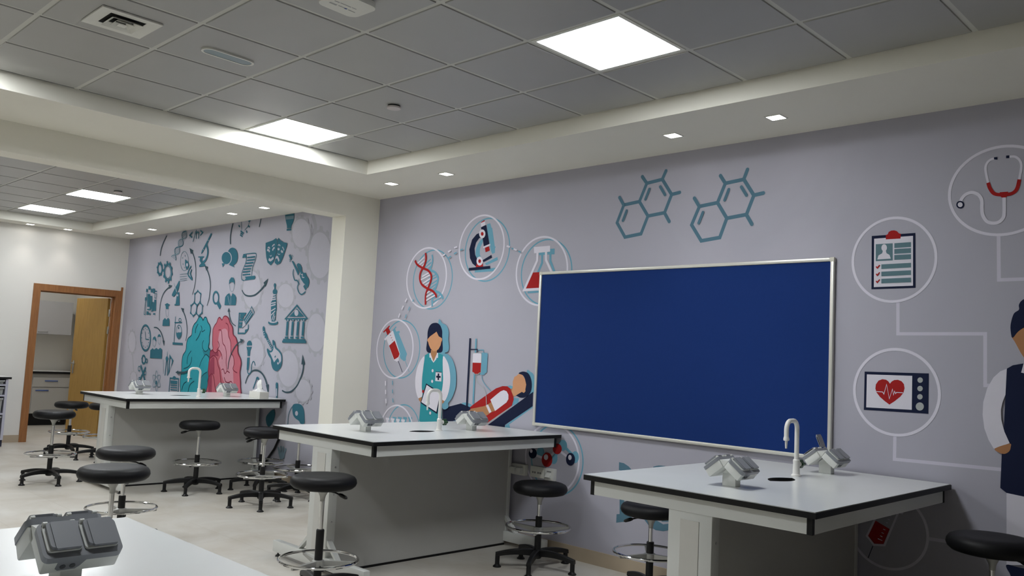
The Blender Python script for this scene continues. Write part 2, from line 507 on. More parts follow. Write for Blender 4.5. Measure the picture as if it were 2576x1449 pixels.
for yc in (0.24, -0.24):
    for z0, z1 in ((0.115, 0.40), (0.445, 0.64), (0.685, 0.78), (0.825, 0.875)):
        MB().prism([(yc - 0.205, z0), (yc + 0.205, z0), (yc + 0.215, z1), (yc - 0.215, z1)], -0.40, -0.02, 'x').rbox(-0.022, 0.004, yc - 0.218, yc + 0.218, z1 - 0.022, z1, 0.003).build('tray', tray_m, su)

# ------------------------------------------------------------------ benches
def lens_loop(cx, cy, ax, ay, n=12):
    """pointed oval (two arcs) with its points along y"""
    out = []
    for k in range(n):
        t = -1 + 2 * k / n
        out.append((cx + ax * (1 - t * t), cy + ay * t))
    for k in range(n):
        t = 1 - 2 * k / n
        out.append((cx - ax * (1 - t * t), cy + ay * t))
    return out

def bench(name, label, x, y, rz, L, sink, wid=1.21):
    """front end at local y=0, bench runs to local y=L, centred on x"""
    t = thing(name, label, 'lab bench', (x, y, 0), rz, group='island lab benches')
    h = wid / 2
    loop = lens_loop(sink[0], sink[1], 0.062, 0.125) if sink else None
    outer = [(-h, 0), (h, 0), (h, L), (-h, L)]
    holes = [loop] if loop else []
    wt = MB()
    wt.prism(outer, T - 0.028, T - 0.0035, 'z', 1, holes)
    ins = 0.004
    wt.prism([(-h + ins, ins), (h - ins, ins), (h - ins, L - ins), (-h + ins, L - ins)], T - 0.0036, T, 'z', 0, holes)
    wt.build('worktop', [top_m, edge_m], t)
    if loop:
        cx, cy = sink
        lo = [(cx + (p[0] - cx) * 0.55, cy + (p[1] - cy) * 0.6) for p in loop]
        n = len(loop)
        cup = MB()
        cup.add([(p[0], p[1], T - 0.001) for p in loop] + [(p[0], p[1], T - 0.13) for p in lo], [(i, (i + 1) % n, n + (i + 1) % n, n + i) for i in range(n)] + [tuple(range(n, 2 * n))])
        cup.build('cup_sink', blackp, t)
    a, z0, z1 = 0.028, T - 0.098, T - 0.028
    MB().box(-h + a + 0.022, h - a - 0.022, a, a + 0.022, z0, z1).build('end_rail', apron_m, t)
    MB().box(-h + a + 0.022, h - a - 0.022, L - a - 0.022, L - a, z0, z1).build('end_rail', apron_m, t)
    for s in (-1, 1):
        xa, xb = s * (h - a), s * (h - a - 0.022)
        MB().box(min(xa, xb), max(xa, xb), a + 0.024, L - a - 0.024, z0, z1).build('side_rail', apron_m, t)
        for yy in (a - 0.001, L - a - 0.023):
            x0, x1 = sorted((s * (h - a - 0.022), s * (h - a + 0.001)))
            MB().box(x0, x1, yy, yy + 0.024, z0 - 0.002, z1).build('corner_cap', edge_m, t)
    # service spine
    sw = 0.115
    sp = MB().box(-sw + 0.004, sw - 0.004, 0.10, L - 0.07, 0.016, z0 + 0.03)
    sp.build('spine_panel', panel_m, t)
    MB().box(-sw + 0.002, sw - 0.002, 0.102, L - 0.072, 0.0, 0.0155).build('bottom_seal', edge_m, t)
    for y0, y1 in ((0.031, 0.0985), (L - 0.069, L - 0.031)):
        MB().rbox(-sw, sw, y0, y1, 0.11, z0 + 0.060, 0.003).build('end_post', apron_m, t)
    MB().rbox(-sw + 0.066, sw - 0.066, 0.0285, 0.0312, 0.125, z0 - 0.035, 0.001, 1).build('service_panel', mat('cream_service_panel', (0.63, 0.62, 0.585), 0.42, noise=0.02), t)
    for xx in (-sw + 0.0655, sw - 0.0663):
        MB().box(xx, xx + 0.0012, 0.0300, 0.0309, 0.125, z0 - 0.035).build('panel_seam', mat('seam_shadow_gap', (0.16, 0.16, 0.15), 0.6, noise=0.03), t)
    for z in (0.22, 0.34, 0.52, 0.70):
        for q in (-1, 1):
            MB().cyl((q * sw, 0.068, z), (q * (sw + 0.003), 0.068, z), 0.0065, n=10).build('bolt', steel_m, t)
    for y0 in (0.034, L - 0.085):
        ft = MB().rbox(-h + 0.06, h - 0.06, y0, y0 + 0.05, 0.032, 0.11, 0.004).build('foot_bar', apron_m, t)
        for s in (-1, 1):
            MB().cyl((s * (h - 0.10), y0 + 0.025, 0.0), (s * (h - 0.10), y0 + 0.025, 0.012), 0.020, 0.014).cyl((s * (h - 0.10), y0 + 0.025, 0.012), (s * (h - 0.10), y0 + 0.025, 0.034), 0.006).build('glide', blackp, ft)
            b = MB()
            b.prism([(s * (sw - 0.01), 0.235), (s * (sw - 0.01), 0.20), (s * (sw + 0.105), 0.105), (s * (sw + 0.125), 0.105)], y0 + 0.006, y0 + 0.044, 'y')
            b.build('brace', apron_m, t)
    return t

TB = [(-8.972, 3.322, 'T1'), (-4.940, 3.261, 'T2'), (-2.134, 3.380, 'T3')]
bench('lab_bench', 'white lab bench in the far bay below the brain mural', -8.972, 3.322, 0, YA - 0.02 - 3.322, (0.03, 0.80))
bench('lab_bench', 'white lab bench in the middle below the painted nurse', -4.940, 3.261, 0, YA - 0.02 - 3.261, (0.095, 0.82))
bench('lab_bench', 'white lab bench on the right below the blue board', -2.134, 3.380, 0, YA - 0.02 - 3.380, (0.02, 0.873))
bench('lab_bench', 'white lab bench corner close to the camera at bottom left', -2.131, 1.124, PI, 1.78, None)

# ------------------------------------------------------------------ taps
def make_tap(label, x, y):
    t = thing('lab_tap', label, 'tap', (x, y, T), group='swan neck lab taps')
    b = MB()
    b.lathe([(0.026, 0.0), (0.026, 0.006), (0.020, 0.010), (0.019, 0.012), (0.0175, 0.07), (0.0185, 0.075), (0.0185, 0.085), (0.014, 0.09)], 20)
    b.build('base', tap_m, t)
    path = [(0, 0, 0.085), (0, 0, 0.255)]
    R = 0.045
    reach = 0.125
    for k in range(1, 7):
        a = PI / 2 * k / 6
        path.append((0, -R + R * math.cos(a), 0.255 + R * math.sin(a)))
    for k in range(0, 7):
        a = PI / 2 * k / 6
        path.append((0, -(reach - R) - R * math.sin(a), 0.255 + R * math.cos(a)))
    path.append((0, -reach, 0.215))
    MB().tube(path, 0.0125, 14).build('spout', tap_m, t)
    MB(Matrix.Translation((0, -reach, 0.165))).lathe([(0.005, -0.012), (0.0075, 0.028), (0.0145, 0.030), (0.016, 0.038), (0.0145, 0.044), (0.0125, 0.052)], 16).build('nozzle', tap_m, t)
    v = MB().cyl((0, 0.012, 0.062), (0, 0.040, 0.062), 0.010).cyl((0, 0.030, 0.062), (0, 0.036, 0.062), 0.014).build('valve', tap_m, t)
    k = MB()
    pts = []
    for i in range(24):
        a = 2 * PI * i / 24
        r = 0.0195 + 0.0045 * math.cos(4 * a)
        pts.append((r * math.cos(a), 0.062 + r * math.sin(a)))
    k.prism(pts, 0.038, 0.068, 'y').build('knob', green_m, t)
    return t
tap0 = make_tap('white swan neck tap on the right bench in front of the blue board', -2.146, 4.488)
def dup(src, label, x, y, z, rz=0.0):
    c = copy_tree(src)
    c.location = (x, y, z)
    c.rotation_euler = (0, 0, rz)
    c['label'] = label
    return c
dup(tap0, 'white swan neck tap on the middle bench in front of the painted nurse', -4.858, 4.254, T)
dup(tap0, 'white swan neck tap on the far bench in front of the teal brain half', -8.717, 4.216, T)

# ------------------------------------------------------------------ twin socket pedestals
def rrect(x0, x1, y0, y1, r, n=4):
    out = []
    for cx, cy, a0 in ((x1 - r, y1 - r, 0), (x0 + r, y1 - r, PI / 2), (x0 + r, y0 + r, PI), (x1 - r, y0 + r, 3 * PI / 2)):
        for k in range(n + 1):
            a = a0 + PI / 2 * k / n
            out.append((cx + r * math.cos(a), cy + r * math.sin(a)))
    return out

def make_pedestal(label, x, y, open_lid=False, rz=0.0, sc=1.0):
    t = thing('socket_pedestal', label, 'power socket', (x, y, T), rz, group='bench socket pedestals')
    MB().rbox(-0.036, 0.036, -0.024, 0.024, 0.0, 0.062, 0.003).add([(-0.036, -0.024, 0.060), (0.036, -0.024, 0.060), (0.036, 0.024, 0.060), (-0.036, 0.024, 0.060), (0, -0.024, 0.093), (0, 0.024, 0.093)],
        [(0, 1, 4), (2, 3, 5), (1, 2, 5, 4), (3, 0, 4, 5), (0, 3, 2, 1)]).build('post', soc_white, t)
    hl = 0.080
    # white wedge closing the valley between the two boxes
    MB().prism([(-0.0235, 0.1265), (0.0235, 0.1265), (0.0, 0.095)], -hl + 0.006, hl - 0.006, 'y').build('ridge_infill', soc_white, t)
    for s in (1, -1):
        th = math.radians(38)
        # local frame: u along the face outward/down, n face normal (out/up)
        u = Vector((s * math.cos(th), 0, -math.sin(th)))
        n = Vector((s * math.sin(th), 0, math.cos(th)))
        v = n.cross(u)
        o = Vector((s * 0.002, 0, 0.094))
        M = Matrix(((u.x, v.x, n.x, o.x), (u.y, v.y, n.y, o.y), (u.z, v.z, n.z, o.z), (0, 0, 0, 1)))
        W_ = 0.092
        bx = MB(M)
        bx.rbox(0, W_, -hl, hl, 0.0, 0.043, 0.005)
        body = bx.build('socket_box', soc_white, t)
        bz = MB(M)
        bz.prism(rrect(-0.003, W_ + 0.003, -hl - 0.003, hl + 0.003, 0.014), 0.038, 0.054, 'z')
        bz.build('bezel', soc_grey, body)
        tg = MB(M)
        q0, q1 = W_ + 0.0012, W_ - 0.003
        out = [(-0.050, 0.040), (0.010, 0.040), (-0.002, 0.018), (-0.010, 0.010), (-0.046, 0.010), (-0.052, 0.016)]
        tg.add([(q0, y_, z_) for y_, z_ in out] + [(q1, y_, z_) for y_, z_ in out], [(0, 1, 2, 3, 4, 5)] + [(i, i + 6, (i + 1) % 6 + 6, (i + 1) % 6) for i in range(6)])
        tab = tg.build('screw_tab', soc_grey, body)
        for yy in (-0.038, -0.018):
            MB(M).cyl((q0 - 0.001, yy, 0.022), (q0 + 0.0015, yy, 0.022), 0.0062, n=12).build('screw', soc_dark, body)
        for q in (-1, 1):
            y0, y1 = (0.003, 0.074) if q == 1 else (-0.074, -0.003)
            lid = MB(M)
            # white gasket seen round the lid
            gk = MB(M)
            gk.prism(rrect(0.006, W_ - 0.012, y0, y1, 0.008), 0.053, 0.0585, 'z')
            gk.cyl((0.004, y0 + 0.003, 0.059), (0.004, y0 + 0.012, 0.059), 0.0058, n=10).cyl((0.004, y1 - 0.012, 0.059), (0.004, y1 - 0.003, 0.059), 0.0058, n=10)
            gk.build('gasket', soc_white, body)
            if open_lid and s == -1 and q == -1:
                LM = M @ Matrix.Translation((0.004, 0, 0.060)) @ Matrix.Rotation(math.radians(-105), 4, 'Y') @ Matrix.Translation((-0.004, 0, -0.060))
                lid.M = LM
            lid.prism([(p[0], p[1]) for p in rrect(0.006, W_ - 0.016, y0 + 0.006, y1 - 0.003, 0.009)], 0.0585, 0.0665, 'z')
            lid.prism([(p[0], p[1]) for p in rrect(0.006, W_ - 0.011, y0 + 0.015, y1 - 0.003, 0.004)], 0.062, 0.0685, 'z')
            lid.build('flip_lid', soc_grey, body)
    return t
ped0 = make_pedestal('grey lidded socket pedestal large in the bottom left corner', -2.087, 0.728)
dup(ped0, 'grey lidded socket pedestal near the front of the right bench', -2.119, 3.745, T)
make_pedestal('socket pedestal with one lid flipped open beside the blue board', -2.114, 4.800, True)
dup(ped0, 'socket pedestal left of the tap on the middle bench', -4.949, 3.645, T)
dup(ped0, 'socket pedestal right of the tap on the middle bench', -4.818, 4.548, T)
dup(ped0, 'socket pedestal at the left end of the far bench', -9.130, 3.758, T)
dup(ped0, 'socket pedestal on the far bench in front of the pink brain half', -8.814, 4.587, T)

# tissue box
tb = thing('tissue_box', 'white tissue box with a raised tissue on the far bench', 'tissue box', (-8.497, 4.800, T))
MB().rbox(-0.115, 0.115, -0.055, 0.055, 0.0, 0.075, 0.004).build('carton', box_m, tb)
fl = MB()
vs, fs = [], []
N = 14
for i in range(N + 1):
    for j in range(7):
        xx, yy = -0.112 + 0.224 * i / N, -0.053 + 0.106 * j / 6
        edge = min(i, N - i, j * 2, (6 - j) * 2)
        vs.append((xx, yy, 0.0755 + (0.028 * max(0, 1 - abs(xx) / 0.09) + random.uniform(0, 0.012)) * min(1, edge / 3)))
for i in range(N):
    for j in range(6):
        fs.append((i * 7 + j, (i + 1) * 7 + j, (i + 1) * 7 + j + 1, i * 7 + j + 1))
fl.add(vs, fs)
fl.build('film', film_m, tb, ang=20)
ts = MB()
vs, fs = [], []
for k in range(9):
    z = 0.09 + 0.115 * k / 8
    rx = (0.030, 0.040, 0.046, 0.048, 0.047, 0.045, 0.040, 0.030, 0.010)[k]
    for i in range(18):
        a = 2 * PI * i / 18
        w_ = 1 + 0.14 * math.sin(5 * a + k * 0.5)
        vs.append((rx * math.cos(a) * w_, 0.016 * (1 - 0.5 * k / 8) * math.sin(a) * w_ + 0.004 * math.sin(k), z))
for k in range(8):
    for i in range(18):
        fs.append((k * 18 + i, k * 18 + (i + 1) % 18, (k + 1) * 18 + (i + 1) % 18, (k + 1) * 18 + i))
fs.append(tuple(8 * 18 + i for i in range(18)))
ts.add(vs, fs)
ts.build('tissue', paper_m, tb, ang=60)

# ------------------------------------------------------------------ stools
HUB = 0.125
def make_stool(label, x, y, h, rz, ring_z=0.285, sleeve=0.37, seat_r=0.198):
    """h = height of the middle of the cushion"""
    t = thing('lab_stool', label, 'stool', (x, y, 0), rz, group='black adjustable lab stools')
    R, hh = seat_r, 0.040
    prof = [(0.05, -hh), (R - 0.045, -hh), (R - 0.022, -hh + 0.006), (R - 0.006, -hh + 0.020), (R, -0.004), (R - 0.003, 0.014), (R - 0.014, 0.029), (R - 0.034, 0.038), (R - 0.07, 0.0405), (0.06, 0.0375), (0.0, 0.0368)]
    MB(Matrix.Translation((0, 0, h))).lathe(prof[:-1], 44).build('seat', vinyl, t, ang=60)
    zb = h - hh
    MB(Matrix.Translation((0, 0, zb))).lathe([(0.0145, -0.075), (0.0145, -0.062), (0.018, -0.045), (0.034, -0.014), (0.046, -0.012), (0.046, 0.003)], 22).build('seat_mount', castal, t)
    MB().tube([(0.03, 0, zb - 0.012), (0.09, 0.0, zb - 0.016), (0.125, 0, zb - 0.026)], 0.005, 8).tube([(0.118, 0, zb - 0.023), (0.135, 0, zb - 0.028), (0.165, 0, zb - 0.038), (0.175, 0, zb - 0.041)], [0.008, 0.012, 0.011, 0.005], 10).build('height_lever', blackp, t)
    MB().cyl((0, 0, sleeve - 0.02), (0, 0, zb - 0.06), 0.014, n=18).build('gas_piston', chrome, t)
    MB(Matrix.Translation((0, 0, 0))).lathe([(0.024, 0.09), (0.024, sleeve - 0.004), (0.021, sleeve)], 20).build('column_sleeve', blackp, t)
    # foot ring with three spokes
    ring = MB().tube([(0.232 * math.cos(2 * PI * k / 56), 0.232 * math.sin(2 * PI * k / 56), ring_z + 0.006) for k in range(56)], 0.0088, 10, closed=True).build('foot_ring', chrome, t)
    sk = MB()
    sk.lathe([(0.027, -0.028), (0.036, -0.024), (0.036, 0.012), (0.028, 0.016)], 20, (0, 0, ring_z - 0.012))
    for k in range(3):
        a = 2 * PI * k / 3 + 0.5
        sk.M = Matrix.Rotation(a, 4, 'Z')
        sk.add([(0.03, -0.012, ring_z - 0.034), (0.03, 0.012, ring_z - 0.034), (0.03, 0.012, ring_z), (0.03, -0.012, ring_z),
                (0.236, -0.007, ring_z - 0.014), (0.236, 0.007, ring_z - 0.014), (0.236, 0.007, ring_z), (0.236, -0.007, ring_z)],
               [(0, 3, 2, 1), (4, 5, 6, 7), (0, 1, 5, 4), (1, 2, 6, 5), (2, 3, 7, 6), (3, 0, 4, 7)])
    sk.build('ring_spokes', castal, ring)
    MB().cyl((0.03, -0.02, ring_z - 0.03), (0.052, -0.035, ring_z - 0.036), 0.006, n=8).lathe([(0.004, -0.012), (0.013, -0.008), (0.014, 0.004), (0.008, 0.012)], 12, (0.058, -0.039, ring_z - 0.038)).build('ring_knob', blackp, ring)
    MB().lathe([(0.018, 0.066), (0.030, 0.072), (0.036, 0.092), (0.036, 0.128), (0.027, 0.136)], 20).build('hub', blackp, t)
    for k in range(5):
        a = 2 * PI * k / 5
        M = Matrix.Rotation(a, 4, 'Z')
        lg = MB(M)
        st = []
        for q in range(9):
            s = q / 8
            x = 0.028 + 0.272 * s
            zt = 0.132 - 0.030 * s ** 1.8 + 0.006 * math.sin(PI * s)
            th = 0.046 - 0.018 * s
            wd = 0.023 - 0.006 * s
            st.append((x, zt, th, wd))
        vs, fs = [], []
        for x, zt, th, wd in st:
            vs += [(x, -wd, zt - th), (x, wd, zt - th), (x, wd * 0.9, zt - 0.006), (x, wd * 0.55, zt), (x, -wd * 0.55, zt), (x, -wd * 0.9, zt - 0.006)]
        for q in range(8):
            for e in range(6):
                fs.append((q * 6 + e, q * 6 + (e + 1) % 6, (q + 1) * 6 + (e + 1) % 6, (q + 1) * 6 + e))
        fs += [tuple(range(6)), tuple(48 + e for e in range(6))]
        lg.add(vs, fs)
        leg = lg.build('leg', blackp, t)
        MB(M @ Matrix.Translation((0.285, 0, 0))).lathe([(0.030, 0.0), (0.030, 0.007), (0.022, 0.013), (0.0165, 0.02), (0.0165, 0.085)], 16).build('glide', blackp, leg)
    return t

STOOLS = [
    # label, x, y, cushion height, rotation (degrees), ring z, sleeve top
    ('black stool in front of the middle bench, right of its left foot', -4.380, 2.945, 0.690, 20, 0.228, 0.410),
    ('black stool between the middle bench and the wall sockets', -4.155, 4.640, 0.562, 157, 0.285, 0.365),
    ('black stool half hidden under the left side of the right bench', -3.189, 4.640, 0.560, 223, 0.285, 0.36),
    ('black stool cut off by the lower right corner of the photo', -1.187, 4.523, 0.720, 24, 0.285, 0.40),
    ('black stool standing alone in front of the far bench spine', -8.280, 4.045, 0.660, 245, 0.285, 0.365),
    ('foremost black stool of the cluster between the far and middle benches', -7.245, 4.190, 0.677, 259, 0.285, 0.365),
    ('black stool hidden behind another at the right end of the far bench', -8.103, 4.660, 0.600, 249, 0.285, 0.365),
    ('black stool by the column with its seat hidden behind the middle bench', -7.520, 4.735, 0.645, 144, 0.285, 0.365),
    ('black stool left of the far bench, nearest the tray unit', -9.440, 3.045, 0.685, 145, 0.285, 0.375),
    ('black stool in front of the doorway left of the far bench', -11.580, 3.928, 0.628, 138, 0.285, 0.37),
    ('black stool mostly hidden behind the left end of the far bench', -10.950, 4.120, 0.652, 112, 0.285, 0.37),
    ('black stool with a right side lever, rear of the two behind the near bench', -6.220, 2.505, 0.672, 30, 0.285, 0.376),
    ('black stool in front of another, its base hidden by the near bench', -5.128, 2.006, 0.700, 130, 0.285, 0.40),
]
for lab, sx_, sy_, sh_, deg_, rz_, sl_ in STOOLS:
    make_stool(lab, sx_, sy_, sh_, math.radians(deg_), rz_, sl_)

# ------------------------------------------------------------------ blue board
bx0, bx1, bz0, bz1 = -4.6395, -2.1995, 0.964, 2.198
bd = thing('notice_board', 'large blue felt notice board in an aluminium frame', 'notice board', ((bx0 + bx1) / 2, YA, 0))
hw = (bx1 - bx0) / 2
MB().box(-hw + 0.015, hw - 0.015, -0.022, -0.0035, bz0 + 0.015, bz1 - 0.015).build('felt_panel', blueboard, bd)
fwid = 0.024
for nm, args in (('frame_rail', (-hw + fwid, hw - fwid, -0.032, -0.0035, bz1 - fwid, bz1)), ('frame_rail', (-hw + fwid, hw - fwid, -0.032, -0.0035, bz0, bz0 + fwid)),
                 ('frame_stile', (-hw, -hw + fwid, -0.032, -0.0035, bz0 + 0.0, bz1)), ('frame_stile', (hw - fwid, hw, -0.032, -0.0035, bz0, bz1))):
    MB().rbox(*args, 0.006, 2).build(nm, alu, bd)
for sx in (-1, 1):
    for zz in (bz0, bz1):
        z0_, z1_ = (zz - 0.002, zz + 0.028) if zz == bz0 else (zz - 0.028, zz + 0.002)
        x0_, x1_ = sorted((sx * (hw + 0.002), sx * (hw - 0.028)))
        MB().rbox(x0_, x1_, -0.0335, -0.0035, z0_, z1_, 0.006, 2).build('corner_cap', mat('pale_corner_plastic', (0.62, 0.60, 0.52), 0.45, noise=0.02), bd)

# wall sockets under the middle bench's wall end
sk1 = thing('wall_socket', 'double wall socket with a white plug left of the other two', 'wall socket', (-4.760, YA, 0.600), group='wall sockets by the middle bench')
MB().rbox(-0.075, 0.075, -0.042, -0.0035, -0.043, 0.043, 0.004).build('socket_box', frame_white, sk1)
for xx in (-0.035, 0.035):
    MB().rbox(xx - 0.026, xx + 0.026, -0.085, -0.042, -0.030, 0.022, 0.006).build('plug', soc_white, sk1)
sk2 = thing('wall_socket', 'double data outlet with four small slots, middle of three', 'wall socket', (-4.578, YA, 0.600), group='wall sockets by the middle bench')
MB().rbox(-0.075, 0.075, -0.014, -0.0035, -0.043, 0.043, 0.004).build('faceplate', frame_white, sk2)
for xx in (-0.045, -0.022, 0.012, 0.035):
    MB().box(xx - 0.008, xx + 0.008, -0.0150, -0.0138, -0.012, 0.002).build('slot', mat('slot_grey', (0.22, 0.22, 0.22), 0.5, noise=0.03), sk2)
sk3 = thing('wall_socket', 'single data outlet with a raised hood, rightmost of three', 'wall socket', (-4.425, YA, 0.600), group='wall sockets by the middle bench')
MB().rbox(-0.045, 0.045, -0.045, -0.0035, -0.046, 0.046, 0.004).build('faceplate', soc_white, sk3)
MB().prism([(-0.0455, -0.03), (-0.070, -0.018), (-0.0455, 0.012)], -0.025, 0.025, 'x').build('hood', soc_white, sk3)
MB().box(-0.022, 0.022, -0.0465, -0.0448, 0.020, 0.028).build('slot', mat('slot_grey', (0.22, 0.22, 0.22), 0.5), sk3)
cb = MB().tube([(-4.795, YA - 0.07, 0.572), (-4.80, YA - 0.068, 0.52), (-4.790, YA - 0.05, 0.45), (-4.795, YA - 0.04, 0.36), (-4.81, YA - 0.045, 0.28), (-4.818, YA - 0.06, 0.22)], 0.005, 8)
cb.build('cable', blackp, sk1)
cw = MB().tube([(-8.70, YA - 0.035, 0.10), (-8.66, YA - 0.03, 0.22), (-8.52, YA - 0.025, 0.36), (-8.42, YA - 0.03, 0.50), (-8.40, YA - 0.035, 0.62)], 0.013, 8)
tag(cw.build('cable_conduit', blackp), 'black cable hanging on the wall behind the far bench', 'cable')

# ------------------------------------------------------------------ ceiling fixtures
def light_panel(label, x, y):
    t = thing('ceiling_light', label, 'ceiling light', (x + 0.3, y + 0.3, ZC), group='ceiling light panels')
    f = MB()
    for s in (-1, 1):
        f.box(-0.288, 0.288, *sorted((s * 0.266, s * 0.288)), 0.002, 0.045)
        f.box(*sorted((s * 0.266, s * 0.288)), -0.266, 0.266, 0.002, 0.045)
    f.build('frame', frame_white, t)
    MB().prism(rrect(-0.267, 0.267, -0.267, 0.267, 0.012), 0.005, 0.020, 'z').build('diffuser', lamp_half if label.startswith('softer') else lamp_weak if 'doorway' in label else lamp_m, t)
for px, py, lab in PANELS + FPANELS:
    light_panel(lab, px, py)

def downlight(label, x, y, z=ZS):
    t = thing('downlight', label, 'downlight', (x, y, z), group='square recessed downlights')
    f = MB()
    for s in (-1, 1):
        f.box(-0.052, 0.052, *sorted((s * 0.044, s * 0.052)), -0.004, -0.0002)
        f.box(*sorted((s * 0.044, s * 0.052)), -0.044, 0.044, -0.004, -0.0002)
    f.build('trim_ring', frame_white, t)
    MB().box(-0.044, 0.044, -0.044, 0.044, -0.003, -0.0004).build('lens', down_m, t)
    ld = bpy.data.lights.new('downlight_beam', 'SPOT')
    ld.energy = SPOT_W
    ld.color = (1.0, 0.93, 0.86)
    ld.spot_size = math.radians(78)
    ld.spot_blend = 1.0
    ld.shadow_soft_size = 0.04
    lo = bpy.data.objects.new('beam', ld)
    COL.objects.link(lo)
    lo.location = (0, 0, -0.02)
    lo.parent = t
downlight('downlight over the right half of the blue board, rightmost in view', -2.412, 4.675)
downlight('downlight over the middle of the blue board', -3.149, 4.675)
downlight('downlight over the microscope picture, right of a close pair', -5.392, 4.640)
downlight('downlight next to the column, left of a close pair', -6.146, 4.640)
downlight('downlight past the beam nearest the column', -8.492, 4.690)
downlight('downlight past the beam, second from the column', -9.243, 4.700)
downlight('downlight past the beam, third from the column', -11.657, 4.780)
downlight('downlight past the beam in the corner over the door frame', -12.431, 4.780)
downlight('downlight over the doorway, right one of the end wall pair', -12.98, 4.130)
downlight('downlight over the end wall left of the doorway', -12.98, 3.640)
downlight('downlight by the end wall out of view to the left', -12.98, 2.300)

# four way air diffuser
vc = (-4.52, 1.604)
vt = thing('air_vent', 'square white air diffuser with dark slots in the ceiling', 'air vent', (vc[0], vc[1], ZC), group=None)
f = MB()
for a, b in ((0.152, 0.090),):
    for k in range(4):
        f.M = Matrix.Rotation(PI / 2 * k, 4, 'Z')
        f.add([(-a, -a, -0.002), (a, -a, -0.002), (a, -a, -0.010), (-a, -a, -0.010), (b, -b, -0.0045), (-b, -b, -0.0045)], [(0, 1, 2, 3), (3, 2, 4, 5)])
f.build('frame', frame_white, vt)
MB().box(-0.092, 0.092, -0.092, 0.092, -0.0012, -0.0004).build('duct_shade_sheet', flat_black, vt)  # thin black sheet; the unlit duct is painted as its colour
for a, b, z0, z1 in ((0.079, 0.052, -0.0025, -0.034), (0.046, 0.026, -0.0025, -0.034)):
    c_ = MB()
    for k in range(4):
        c_.M = Matrix.Rotation(PI / 2 * k, 4, 'Z')
        c_.add([(-b, -b, z0), (b, -b, z0), (a, -a, z1 + 0.012), (-a, -a, z1 + 0.012), (-b, -b, z0 + 0.002), (b, -b, z0 + 0.002), (a, -a, z1 + 0.014), (-a, -a, z1 + 0.014)],
               [(0, 1, 2, 3), (7, 6, 5, 4), (3, 2, 6, 7), (0, 4, 5, 1)])
    c_.build('louvre', frame_white, vt)
MB().box(-0.021, 0.021, -0.021, 0.021, -0.0235, -0.0215).build('centre_plate', frame_white, vt)

# oval emergency light
em = thing('emergency_light', 'oval recessed emergency light with a frosted lens', 'emergency light', (-4.535, 2.205, ZC), PI / 2 + 0.03)
def stadium(l, r, n=10):
    out = []
    for k in range(n + 1):
        a = -PI / 2 + PI * k / n
        out.append((l + r * math.cos(a), r * math.sin(a)))
    for k in range(n + 1):
        a = PI / 2 + PI * k / n
        out.append((-l + r * math.cos(a), r * math.sin(a)))
    return out
MB().prism(stadium(0.105, 0.053), -0.010, -0.0004, 'z', holes=[stadium(0.105, 0.040)]).build('bezel', frame_white, em)
MB().prism(stadium(0.105, 0.0395), -0.008, -0.0006, 'z').build('lens', frost_m, em)

# round detectors
def detector(label, x, y):
    t = thing('smoke_detector', label, 'smoke detector', (x, y, ZC), group='round ceiling detectors')
    MB().lathe([(0.042, -0.0002), (0.042, -0.007), (0.046, -0.008)], 28).build('base', flat_black, t)
    MB().lathe([(0.047, -0.0085), (0.048, -0.012), (0.046, -0.020), (0.03, -0.023)], 28).build('cover', mat('pinkish_white_plastic', (0.62, 0.57, 0.56), 0.45, noise=0.02), t)
detector('round detector disc on the nearer tiled ceiling', -4.502, 3.379)
detector('round detector disc on the ceiling beyond the beam', -9.721, 3.572)

# wireless access point
ap = thing('wifi_access_point', 'white rounded wireless access point at the top edge', 'access point', (-3.305, 2.172, ZC), 0.05)
MB().prism(rrect(-0.085, 0.085, -0.085, 0.085, 0.04, 6), -0.012, -0.0003, 'z').build('mount', soc_white, ap)
MB(Matrix.Translation((0, 0, 0))).prism(rrect(-0.098, 0.098, -0.112, 0.112, 0.045, 8), -0.040, -0.013, 'z').build('housing', frame_white, ap)
mk = MB()
for xx, y0, y1, w_ in ((-0.035, -0.075, -0.035, 0.006), (-0.030, -0.028, 0.010, 0.003), (-0.032, 0.030, 0.070, 0.003), (0.0, -0.072, -0.045, 0.004), (0.002, -0.04, 0.02, 0.003), (0.004, 0.025, 0.05, 0.0025)):
    mk.box(xx - w_, xx + w_, y0, y1, -0.0406, -0.0400)
mk.build('print', grey_mark, ap)
MB().box(-0.036, -0.026, 0.008, 0.022, -0.0407, -0.0400).build('blue_mark', blue_mark, ap)

# ------------------------------------------------------------------ murals (printed wall covering: flat artwork lying on the wall plane)
ink_white = mat('ink_white', (0.70, 0.68, 0.76), 0.8, spec=0.08, noise=0.02)
ink_blue = mat('ink_light_blue', (0.15, 0.355, 0.47), 0.8, spec=0.08, noise=0.02)
ink_red = mat('ink_red', (0.36, 0.020, 0.020), 0.8, spec=0.08, noise=0.03)
ink_navy = mat('ink_navy', (0.014, 0.019, 0.048), 0.8, spec=0.08, noise=0.03)
ink_teal = mat('ink_teal', (0.037, 0.29, 0.34), 0.8, spec=0.08, noise=0.03)
ink_skin = mat('ink_skin', (0.62, 0.31, 0.165), 0.8, spec=0.08, noise=0.02)
ink_skin2 = mat('ink_skin_shade', (0.42, 0.205, 0.10), 0.8, spec=0.08, noise=0.02)
ink_molecule = mat('ink_molecule_teal', (0.095, 0.19, 0.255), 0.8, spec=0.08, noise=0.03)
ink_lilac = mat('ink_pale_lilac', (0.70, 0.68, 0.77), 0.8, spec=0.08, noise=0.02)
ink_form = mat('ink_form_teal', (0.12, 0.205, 0.24), 0.8, spec=0.08, noise=0.02)
ink_grey = mat('ink_grey', (0.40, 0.42, 0.42), 0.8, spec=0.08, noise=0.02)
ink_line = mat('ink_line_lilac', (0.60, 0.58, 0.67), 0.8, spec=0.08, noise=0.02)
